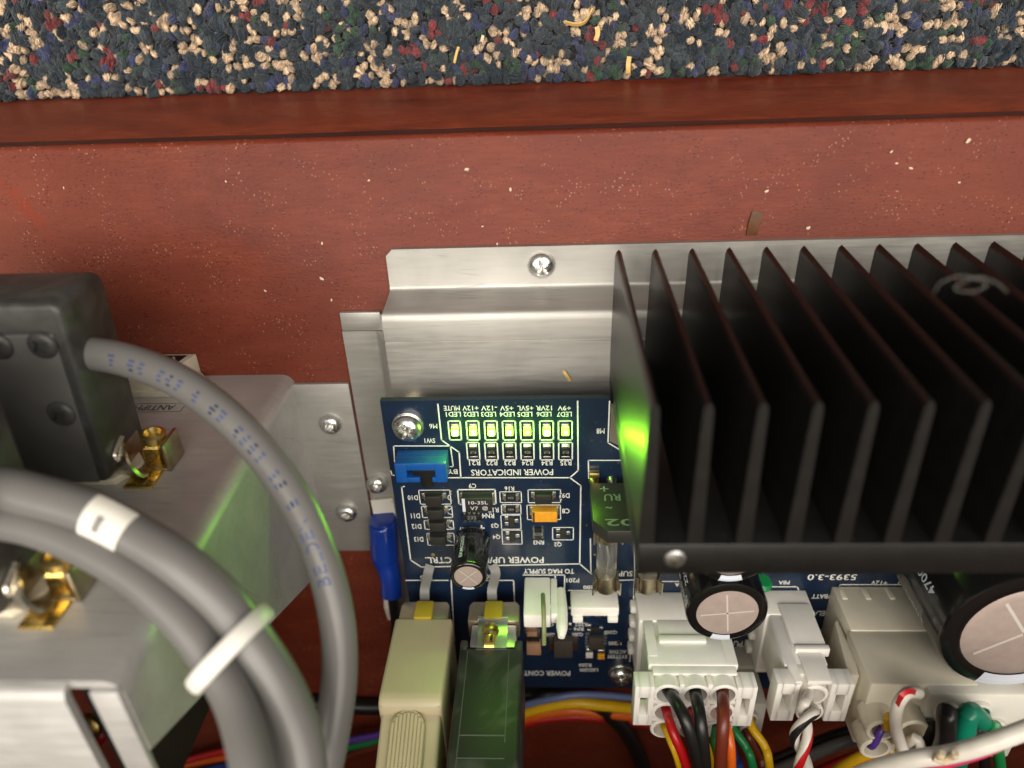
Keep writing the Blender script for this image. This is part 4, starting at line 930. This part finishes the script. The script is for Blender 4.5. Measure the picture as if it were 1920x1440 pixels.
prism(b, [(-58.9, 31), (-60.1, 34.6), (-65.6, 48.1), (-67.1, 56), (-80, 56), (-80, 31)], 'x', -1.0, 12.4, 1.0, 3)
part('housing', b, 'beige_plastic', beige, smooth=40)
b = B()     # rounded grip with ribs running up it
d = (Vector((0, -66.5, 51))-Vector((0, -61.0, 37.5))).normalized(); nrm = Vector((0, d.z, -d.y))
o0 = Vector((5.5, -59.6, 34.2))
outl = []
for k in range(9): a = math.pi*k/8; outl.append((4.0*math.cos(a), 2.2-4.0*math.sin(a)+1.8))
outl = [(4.0, 20.0)]+outl+[(-4.0, 20.0)]
bb = bmesh.new(); lo = [bb.verts.new(o0+Vector((u, 0, 0))+d*v) for u, v in outl]; hi = [bb.verts.new(o0+Vector((u*0.94, 0, 0))+d*v+nrm*0.9) for u, v in outl]
bb.faces.new(lo); bb.faces.new(hi[::-1])
for i in range(len(lo)): bb.faces.new((lo[i], hi[i], hi[(i+1) % len(lo)], lo[(i+1) % len(lo)]))
bmesh.ops.recalc_face_normals(bb, faces=bb.faces[:]); merge(b, bb)
grip = part('thumb_grip', b, 'beige_plastic', beige, smooth=30)
for k in range(9):
    u = -3.35+k*0.84; v0 = 1.9 if abs(u) < 1 else (2.2 if abs(u) < 2 else (2.8 if abs(u) < 3 else 3.9))
    v0 = 4.0-math.sqrt(max(0, 14.0-u*u))+0.5
    b = B(); cyl(b, o0+Vector((u, 0, 0))+d*v0+nrm*0.95, o0+Vector((u, 0, 0))+d*20+nrm*0.95, 0.40, seg=10); part('rib', b, 'beige_plastic', grip)
black = thing('power_plug', 'dusty black power plug with a bent metal contact at its end, beside the beige one', 'plug', (22.7, -66, 8), 'tall power plugs side by side')
contact(16.6, 29.2, -56.6, 5.0, 11.2, black)
b = B(); box(b, 15.4, 30.2, -80, -56.9, 19.2, 60, 0.7, 3); 
box(b, 15.4, 17.2, -80, -56.75, 17.0, 20, 0.5); box(b, 28.4, 30.2, -80, -56.75, 17.0, 20, 0.5)
h_ = part('housing', b, 'dusty_black', black, smooth=40)
for (x0, x1, z0, z1) in ((17.3, 17.5, 20, 60), (27.0, 27.2, 20, 43.5), (17.3, 27.2, 41.8, 42.1), (17.3, 27.2, 47.0, 47.2)):
    b = B(); box(b, x0, x1, -57.2, -56.78, z0, z1, 0.05); part('moulding_line', b, 'mould_line', h_)
b = B(); strip(b, [(22.9, -57.8, 9.6), (22.9, -56.7, 10.6), (22.9, -56.4, 13.0), (22.9, -56.9, 16), (22.9, -57.0, 19.5)], 7.2, 0.7, (1, 0, 0)); box(b, 17.6, 28.6, -58.6, -57.6, 11.8, 18.6, 0.4); cyl(b, (19.2, -56.9, 10.6), (26.4, -56.9, 10.6), 0.75)
ct = part('spring_contact', b, 'tin', black)
b = B(); lathe(b, [(1.7, 0), (2.1, 0.6), (1.9, 1.5), (1.0, 2.1), (0, 2.3)], (22.4, -56.9, 14.6), (0, 1, 0.35), 24); tube(b, [(22.6, -56.3, 15.8), (22.3, -55.9, 17.2), (22.3, -56.2, 18.8)], [1.4, 1.5, 1.2], 12); part('rivet', b, 'brass', ct)

# ================================================================== board connectors and the plugs in them
def header(name, x0, x1, y0, y1, h, mat_, ribs=True, label=None):
    b = B(); box(b, x0, x1, y0, y1, 0.05, h, 0.35)
    o = part(name, b, mat_, board, base=((x0+x1)/2, (y0+y1)/2, 0), label=label)
    if ribs:
        for k in range(4):
            b = B(); y = y1-3-5.2*k; box(b, x0-1.3, x0+0.3, y-1.6, y+0.6, 0.2, 3.2, 0.35); part('rib', b, mat_, o)
    return o
def rings(b, cells, pitch, z0, z1, ro, ri):
    for x, y in cells: lathe(b, [(ro, z0), (ro, z1-0.25), (ro-0.25, z1), (ri, z1), (ri-0.05, z0+1.0), (0, z0+1.0)], (x, y, 0), seg=28, cap=False)
def ear(b, x0, x1, y0, y1, z0, z1):
    """latch frame with a window through it"""
    w_ = (x1-x0)*0.30; box(b, x0, x0+w_, y0, y1, z0, z1, 0.25); box(b, x1-w_, x1, y0, y1, z0, z1, 0.25); box(b, x0+w_*0.6, x1-w_*0.6, y1-(y1-y0)*0.28, y1, z0, z1, 0.25); box(b, x0+w_*0.6, x1-w_*0.6, y0, y0+(y1-y0)*0.28, z0, z1, 0.25)
# nine-way plug
hd = header('connector_header', 58.6, 81.2, -80.6, -58.6, 9.5, 'nylon')
p9 = thing('connector_plug', 'white nine-way plug with black, red, brown and yellow wires', 'connector plug', (69.6, -69, 9), 'white plugs on the circuit board')
b = B(); box(b, 59.7, 79.7, -79.0, -59.1, 9.0, 22.2, 0.45); box(b, 59.4, 80.0, -61.0, -58.8, 14.5, 22.3, 0.35)
box(b, 62.6, 73.8, -59.2, -58.0, 14.2, 16.2, 0.3); box(b, 62.9, 73.5, -59.2, -58.55, 9.2, 14.5, 0.2); box(b, 77.2, 79.9, -60, -58.7, 9.2, 22, 0.3); box(b, 59.5, 62.0, -60, -58.6, 9.2, 20, 0.3)
part('housing', b, 'nylon', p9)
cells = [(63.35+6.3*i, -62.6-6.3*j) for j in range(3) for i in range(3)]
b = B(); rings(b, cells, 6.3, 21.5, 27.6, 3.3, 2.55)
for x in (66.5, 72.8): box(b, x-0.5, x+0.5, -78.2, -59.4, 21.5, 27.2, 0.1)
for y in (-65.75, -72.05): box(b, 60.2, 79.2, y-0.5, y+0.5, 21.5, 27.2, 0.1)
box(b, 60.2, 79.3, -60.0, -59.15, 21.8, 24.5, 0.3); part('cavity_block', b, 'nylon', p9)
b = B(); ear(b, 55.9, 60.4, -74, -60.2, 23.0, 27.4); part('latch_ear', b, 'nylon', p9)
b = B(); ear(b, 78.9, 83.4, -74, -60.2, 23.0, 27.4); part('latch_ear', b, 'nylon', p9)
def wire(parent, col, start, pix, r):
    pts = [Vector(start), Vector(start)+Vector((0, 0, 5))]+[at(*p) for p in pix]; b = B(); tube(b, pts, r, 12, 7); return part('wire', b, 'wire_'+col, parent)
R9 = {0: ('black', [(1283, 1345, 35), (1312, 1440, 38), (1340, 1560, 34)], 1.40), 1: ('black', [(1313, 1350, 35), (1322, 1440, 38), (1330, 1560, 34)], 1.40), 2: ('brown', [(1356, 1350, 35), (1350, 1440, 38), (1345, 1560, 34)], 1.40),
      3: ('red', [(1262, 1372, 33), (1288, 1440, 35), (1310, 1560, 30)], 1.1), 4: ('red', [(1300, 1370, 33), (1318, 1440, 33), (1330, 1560, 28)], 1.1), 5: ('orange', [(1366, 1380, 33), (1371, 1440, 35), (1372, 1560, 30)], 1.15),
      6: ('yellow', [(1258, 1388, 31), (1276, 1440, 33), (1300, 1560, 28)], 1.0), 7: ('yellow', [(1318, 1385, 31), (1334, 1440, 32), (1345, 1560, 28)], 1.0), 8: ('green', [(1340, 1388, 31), (1350, 1440, 31), (1360, 1560, 28)], 1.0)}
for k, (col, pix, r) in R9.items(): wire(p9, col, (cells[k][0], cells[k][1], 20.5), pix, r)
# low clear plug beside it
hd = header('connector_header', 78.5, 91.0, -92.5, -79.0, 6.5, 'nylon_clear', False, label='low greyish connector header')
pL = thing('connector_plug', 'low translucent plug with green, yellow, brown and blue wires, under the nine-way plug', 'connector plug', (86, -86, 6), 'white plugs on the circuit board')
b = B(); prism(b, [(79.6, 6.5), (79.6, 17.0), (90.6, 17.0), (90.6, 6.5)], 'y', -91.5, -80.0, 0.4); part('housing', b, 'nylon_clear', pL)
b = B(); cl = [(81.6, -84), (86.4, -84), (81.6, -88.6), (86.4, -88.6)]; rings(b, cl, 4.8, 16.5, 18.6, 2.2, 1.6); part('cavity_block', b, 'nylon_clear', pL)
for k, (col, pix) in enumerate((('green', [(1398, 1400, 24), (1412, 1440, 26), (1430, 1560, 22)]), ('yellow', [(1434, 1400, 24), (1443, 1440, 26), (1455, 1560, 22)]), ('blue', [(1380, 1425, 20), (1388, 1445, 22), (1400, 1560, 20)]), ('brown', [(1425, 1425, 21), (1430, 1445, 22), (1440, 1560, 20)]))): wire(pL, col, (cl[k][0], cl[k][1], 15.5), pix, 1.05)
# narrow two-way plug with a twisted pair
hd = header('connector_header', 89.6, 101.4, -79.5, -57.9, 8.0, 'nylon')
p2 = thing('connector_plug', 'narrow white two-way plug with a twisted white pair, red and black striped', 'connector plug', (95, -68, 8), 'white plugs on the circuit board')
b = B(); box(b, 90.2, 100.0, -72.5, -58.3, 7.6, 22.5, 0.4); box(b, 93.2, 100.9, -59.5, -57.3, 5.0, 18.6, 0.35); box(b, 93.4, 101.3, -59.6, -56.9, 17.9, 19.4, 0.3); box(b, 94.0, 99.4, -59.2, -57.9, 19.0, 27.3, 0.3)
prism(b, [(90.4, 7.6), (90.4, 20), (91.4, 27.2), (93.0, 27.2), (93.0, 7.6)], 'y', -60.0, -58.2, 0.25); part('housing', b, 'nylon', p2)
cells2 = [(96.0, -62.2), (96.0, -68.5)]
b = B(); rings(b, cells2, 6.3, 21.5, 27.8, 3.1, 2.3); box(b, 92.3, 99.7, -72.6, -58.4, 21.8, 25.0, 0.3); part('cavity_block', b, 'nylon', p2)
for x0, x1 in ((87.4, 92.6), (99.4, 104.4)):
    b = B(); ear(b, x0, x1, -71.6, -58.6, 23.2, 27.6); part('latch_ear', b, 'nylon', p2)
def twist(parent, starts, centre, r, wob, cols, z_turn=1.6):
    cpts = spline(centre, 16)
    for k, (st, col) in enumerate(zip(starts, cols)):
        pts = [Vector(st), Vector(st)+Vector((0, 0, 4))]; 
        for i, p in enumerate(cpts[4:]):
            tg = (cpts[min(i+5, len(cpts)-1)]-cpts[i+3]).normalized(); n = tg.cross(Vector((0, 0, 1))).normalized(); u = tg.cross(n); a = i*0.125+0.6+k*math.pi; pts.append(p+(n*math.cos(a)+u*math.sin(a))*wob)
        pts = pts[:2]+pts[4::3]
        b = B(); tube(b, pts, r, 12, 6); o = part('wire', b, 'wire_white', parent)
        # coloured tracer spiralling on the white insulation
        pp = spline(pts, 6); b = B(); rows = []
        t = (pp[1]-pp[0]).normalized(); nn = t.orthogonal().normalized(); ln = 0
        for i, p in enumerate(pp):
            t2 = (pp[min(i+1, len(pp)-1)]-pp[max(i-1, 0)]).normalized(); nn = t.rotation_difference(t2) @ nn; t = t2; bn = t.cross(nn); ln += (p-pp[max(i-1, 0)]).length; a = ln*0.20+0.8+1.2*k
            rows.append([b.verts.new(p+(nn*math.cos(a+q)+bn*math.sin(a+q))*(r+0.04)) for q in (-0.75, -0.25, 0.25, 0.75)])
        for x, y in zip(rows, rows[1:]):
            for q in range(3): b.faces.new((x[q], x[q+1], y[q+1], y[q]))
        bmesh.ops.recalc_face_normals(b, faces=b.faces[:]); part('tracer', b, 'wire_'+col, o)
twist(p2, [(96.4, -62.2, 20.5), (96.0, -68.5, 20.5)], [at(1523, 1310, 30), at(1512, 1345, 34), at(1500, 1395, 37), at(1506, 1450, 38), at(1512, 1560, 32)], 1.1, 1.3, ('red', 'black'))
# big natural nylon connector
hd = header('connector_header', 107.6, 129.6, -80, -56.6, 14.0, 'nylon_natural', False, label='large cream nylon header')
pB = thing('connector_plug', 'large cream nylon plug with thick black and green wires and a looped white wire', 'connector plug', (118, -68, 14), 'white plugs on the circuit board')
b = B(); box(b, 107.0, 130.2, -78, -56.9, 13.8, 28.8, 0.6); prism(b, [(106.9, 8), (106.0, 9), (104.4, 22), (104.4, 24.5), (106.5, 24.5), (107.2, 20)], 'y', -70, -59.5, 0.3)
for x in (109.5, 115.2, 121.0, 126.6): box(b, x-0.7, x+0.7, -57.2, -56.2, 0.5, 4.5, 0.3)
part('housing', b, 'nylon_natural', pB)
b = B(); prism(b, [(119.2, 23.6), (118.8, 31.0), (141.5, 31.0), (138.5, 23.6)], 'y', -79.5, -57.2, 0.6); part('inner_plug', b, 'nylon_frost', pB)
cb_ = [(108.4+5.8*i, -61.5-6.4*j) for j in range(2) for i in range(4)]
b = B(); rings(b, [(109.6, -66.5), (116.2, -66.5), (109.6, -73.0), (116.2, -73.0)], 6, 27.5, 33.5, 3.5, 2.6); part('cavity_block', b, 'nylon_natural', pB)
b = B(); rings(b, [(123.4, -62.6), (129.6, -62.0), (134.6, -68.0), (130.8, -72.0)], 6, 30.2, 32.4, 2.9, 2.3); part('cavity_ring', b, 'nylon_frost', pB)
b = B(); tube(b, [Vector((116.2, -64, 27)), at(1722, 1300, 33), at(1700, 1300, 36), at(1683, 1325, 37), at(1680, 1365, 37), at(1695, 1410, 37), at(1712, 1430, 36)], 1.25, 12, 8); lw = part('wire', b, 'wire_white', pB)
b = B(); strip(b, [at(1727, 1303, 34.4), at(1708, 1296, 37.2), at(1692, 1303, 38.1), at(1682, 1322, 38.4)], 1.1, 0.12, Vector(RY)); part('tracer', b, 'wire_red', lw)
for col, st, pix, r in (('white', (116.2, -73, 27), [(1720, 1385, 35), (1732, 1430, 34)], 1.1), ('yellow', (110.6, -66, 28), [(1668, 1345, 34), (1690, 1425, 32)], 0.9), ('violet', (108.6, -72.5, 28), [(1655, 1365, 32), (1662, 1395, 28)], 0.9), ('black', (123.4, -62.6, 29), [(1776, 1335, 38), (1772, 1390, 39), (1750, 1445, 37)], 2.0), ('black', (120.0, -72, 28), [(1750, 1360, 33), (1742, 1440, 32)], 1.2),
                        ('teal', (129.6, -62.0, 29), [(1818, 1335, 38), (1806, 1390, 38), (1790, 1445, 36)], 2.0), ('green', (134.6, -68, 29), [(1866, 1360, 36), (1872, 1410, 36), (1884, 1500, 32)], 1.15), ('black', (130.8, -72, 29), [(1843, 1385, 34), (1846, 1445, 33)], 1.15)):
    wire(pB, col, st, pix, r)
# small white locking plug and low header in the control section
P1 = thing('connector_plug', 'small white locking plug with one olive green wire, near the lettering', 'connector plug', (34, -57, 0.1), 'white plugs on the circuit board')
b = B(); box(b, 30.4, 36.9, -57.5, -53.2, 0.1, 12.8, 0.4); box(b, 37.0, 38.6, -56.8, -53.6, 0.1, 12.0, 0.3); box(b, 36.6, 39.8, -56.6, -53.8, 8.5, 10.2, 0.4); part('housing', b, 'nylon', P1)
b = B(); tube(b, [(39.4, -55.2, 3.0), (39.6, -55.0, 9.5), (39.6, -55.4, 14.5), (39.4, -56.0, 17.0)], [1.3, 1.5, 1.4, 0.8], 12); part('latch', b, 'nylon', P1)
b = B(); tube(b, [at(1018, 1115, 8), at(1019, 1140, 14), at(1020, 1180, 17.5), at(1020, 1208, 18.5)], 0.55, 10); part('wire', b, 'wire_olive', P1)
hd = header('connector_header', 42.0, 54.0, -61.0, -58.0, 6.0, 'nylon', False)
b = B(); box(b, 42.4, 45.0, -62.6, -60.8, 0.1, 6.8, 0.3); part('rib', b, 'nylon', hd)
b = B(); box(b, 51.2, 53.8, -62.6, -60.8, 0.1, 6.8, 0.3); part('rib', b, 'nylon', hd)

# ================================================================== wiring behind and below the board
def loose(name, label, cat, pix, r, col, group=None, n=8):
    pts = [at(*p) for p in pix]; b = B(); tube(b, pts, r, 12, n); return tag(part(name, b, col, base=pts[0]), label, cat, group)
loose('black_cable', 'thick black cable running along the dark wood past the foot of the board', 'cable', [(480, 1322, -15.8), (600, 1318, -15.8), (700, 1325, -15.8), (860, 1315, -15.8), (1000, 1300, -14), (1090, 1308, -14), (1150, 1345, -14), (1190, 1400, -14), (1215, 1470, -14), (1230, 1560, -15)], 2.6, 'wire_black')
H = 'loose wires of the lower harness'
for lab, col, pix, r in (('yellow wire of the harness arching between black plug and nine-way plug', 'yellow', [(800, 1410, -15), (900, 1370, -13), (985, 1335, -11), (1065, 1318, -10), (1130, 1322, -10), (1200, 1330, -12), (1330, 1350, -15)], 1.8),
                         ('orange wire of the harness just under the yellow one beside the black plug', 'orange', [(800, 1422, -16.5), (900, 1383, -15), (985, 1346, -13.5), (1060, 1332, -13), (1110, 1335, -13), (1200, 1344, -14), (1330, 1362, -16)], 1.7),
                         ('red wire of the harness lowest in the arch beside the black plug', 'red', [(800, 1434, -17.4), (900, 1396, -17), (985, 1357, -16), (1050, 1345, -16), (1105, 1345, -16), (1200, 1356, -17), (1330, 1372, -17.4)], 1.2),
                         ('pale blue wire of the harness topmost in the arch beside the black plug', 'slate', [(800, 1396, -14), (900, 1352, -10), (985, 1322, -8), (1040, 1309, -7), (1100, 1302, -8), (1200, 1310, -10), (1330, 1330, -14)], 1.1),
                         ('green wire passing behind the beige plug over dark wood', 'green', [(560, 1440, -16), (640, 1406, -13), (700, 1390, -12), (760, 1372, -12), (840, 1365, -14)], 1.2),
                         ('purple wire above the green one behind the beige plug', 'violet', [(560, 1424, -15), (640, 1393, -11), (700, 1380, -10), (760, 1366, -10), (840, 1350, -13)], 1.2),
                         ('brown wire below the green one behind the beige plug', 'brown', [(560, 1460, -17), (640, 1422, -16), (700, 1402, -15), (760, 1390, -15), (840, 1385, -16)], 1.2),
                         ('orange wire on the dark wood under the grey cable bundle', 'orange', [(240, 1460, -17), (330, 1438, -15), (420, 1420, -13), (480, 1414, -14), (560, 1412, -16)], 1.2),
                         ('red wire above the orange one under the grey cable bundle', 'red', [(260, 1448, -17), (340, 1428, -13), (420, 1409, -11), (480, 1405, -12), (560, 1402, -15)], 1.1),
                         ('blue wire under the grey cables at the dark wood', 'blue', [(340, 1460, -17), (400, 1440, -16), (450, 1432, -16), (520, 1430, -17)], 1.1)):
    loose('harness_wire', lab, 'wire', pix, r, 'wire_'+col, H)
H2 = 'thick wires passing in front of the big connector'
for lab, col, pix, r in (('yellow wire passing under the big cream connector', 'yellow', [(1540, 1470, 12), (1590, 1432, 14), (1650, 1406, 14), (1720, 1398, 12), (1830, 1390, 8), (1900, 1386, 6)], 1.6),
                         ('orange wire below the yellow one under the big cream connector', 'orange', [(1560, 1480, 14), (1610, 1442, 16), (1665, 1418, 15), (1720, 1412, 13), (1830, 1408, 8)], 1.2),
                         ('red wire low under the big cream connector', 'red', [(1470, 1480, 4), (1540, 1445, 6), (1610, 1418, 6), (1680, 1405, 5), (1760, 1400, 3)], 1.5),
                         ('dark grey wire running behind the twisted pair', 'grey', [(1440, 1450, 2), (1500, 1425, 4), (1570, 1396, 5), (1640, 1382, 5), (1720, 1375, 3)], 1.7),
                         ('black wire above the dark grey one behind the twisted pair', 'black', [(1440, 1430, -2), (1500, 1405, 0), (1570, 1378, 1), (1640, 1362, 1), (1720, 1352, -1)], 1.7),
                         ('white wire with pink tracer crossing in front of the big connector', 'white', [(1560, 1475, 46), (1640, 1442, 48), (1710, 1424, 50), (1780, 1414, 51), (1850, 1395, 52), (1940, 1362, 52), (2000, 1340, 52)], 1.7),
                         ('pink wire lying against the white one in front of the big connector', 'pink', [(1620, 1470, 45), (1700, 1440, 47), (1770, 1428, 49), (1840, 1408, 50), (1900, 1380, 50), (1980, 1340, 49)], 1.3)):
    loose('harness_wire', lab, 'wire', pix, r, 'wire_'+col, H2)
bm = B(); q = at(1770, 1412, 52)
for e in (-1, 1): tube(bm, [q+Vector((e*1.0, -0.6, 0.4)), q+Vector((e*1.3, 0.7, 1.0)), q+Vector((e*1.1, 1.7, 1.1))], [0.6, 0.7, 0.55], 10)
tube(bm, [q+Vector((-1.6, -1.2, 0)), q+Vector((0, -1.4, 0.6)), q+Vector((1.6, -1.2, 0))], 0.8, 10)
tag(part('lacing_knot', bm, 'chip_pale', base=q), 'small tan cord knot tied round the wires in front of the big connector', 'knot')

# ================================================================== crumbs of wood and straw
def sliver(name, label, cat, pix, w_, t_, mat_, side=(0.3, 1, 0), group=None):
    pts = [at(*p) for p in pix]; b = B(); strip(b, pts, w_, t_, side, 6); return tag(part(name, b, mat_, base=pts[0]), label, cat, group)
CZ = -59.2
sliver('straw_piece', 'curved golden straw piece lying on the carpet', 'straw', [(1060, 42, CZ), (1080, 46, CZ+0.4), (1098, 40, CZ+0.4), (1112, 16, CZ)], 1.0, 0.35, 'straw', (0, 0.5, 0.6), 'straw pieces on the carpet')
sliver('straw_piece', 'short forked straw piece on the carpet beside the curved one', 'straw', [(1117, 76, CZ), (1121, 62, CZ+0.3), (1119, 50, CZ)], 1.1, 0.35, 'straw', (1, 0, 0.2), 'straw pieces on the carpet')
sliver('straw_piece', 'thin upright straw piece on the carpet near a tan cluster', 'straw', [(852, 118, CZ), (856, 100, CZ+0.4), (860, 88, CZ)], 0.6, 0.3, 'straw', (1, 0, 0.2), 'straw pieces on the carpet')
sliver('straw_piece', 'short straw stub touching the wooden edge band', 'straw', [(1178, 137, CZ), (1178, 122, CZ+0.5), (1180, 106, CZ)], 1.1, 0.4, 'straw', (1, 0, 0.1), 'straw pieces on the carpet')
sliver('straw_piece', 'tiny pale straw fleck on the carpet', 'straw', [(903, 78, CZ), (906, 66, CZ+0.2)], 0.7, 0.3, 'chip_pale', (1, 0, 0.2), 'straw pieces on the carpet')
sliver('wood_splinter', 'brown bark splinter on the wood touching the aluminium flange', 'splinter', [(1409, 441, WZ+0.2), (1414, 418, WZ+0.5), (1421, 396, WZ+0.2)], 2.3, 0.35, 'stain_brown', (1, 0.2, 0))
sliver('wood_splinter', 'tiny frayed tan splinter on the aluminium plate', 'splinter', [(1057, 695, PZ+0.2), (1062, 703, PZ+0.4), (1069, 714, PZ+0.15)], 0.8, 0.2, 'straw', (0.8, 0.4, 0.2))
G = 'pale wood crumbs scattered on the panel'
for px, py, s in ((1815, 263, 1.0), (1437, 358, 0.75), (1707, 315, 0.7), (1671, 284, 0.55), (1515, 427, 0.8), (1798, 342, 0.55), (604, 522, 0.8), (498, 545, 0.6), (875, 317, 0.8), (957, 355, 0.7), (622, 562, 0.6), (604, 456, 0.6), (692, 338, 0.5), (120, 352, 0.45), (424, 340, 0.5), (1681, 306, 0.5), (905, 424, 0.45), (932, 457, 0.45)):
    q = at(px, py, WZ); b = bmesh.new(); bmesh.ops.create_icosphere(b, subdivisions=1, radius=1); a = random.random()*3
    for v in b.verts: v.co = Vector((v.co.x*0.75*s*random.uniform(.7, 1.2), v.co.y*0.45*s*random.uniform(.7, 1.2), (v.co.z+0.9)*0.28*s))
    bmesh.ops.transform(b, verts=b.verts, matrix=Matrix.Translation((q.x, q.y, WZ)) @ Matrix.Rotation(a, 4, 'Z'))
    tag(part('wood_crumb', b, 'chip_pale', base=(q.x, q.y, WZ), smooth=0), 'tiny pale wood crumb lying on the red wooden panel', 'crumb', G)
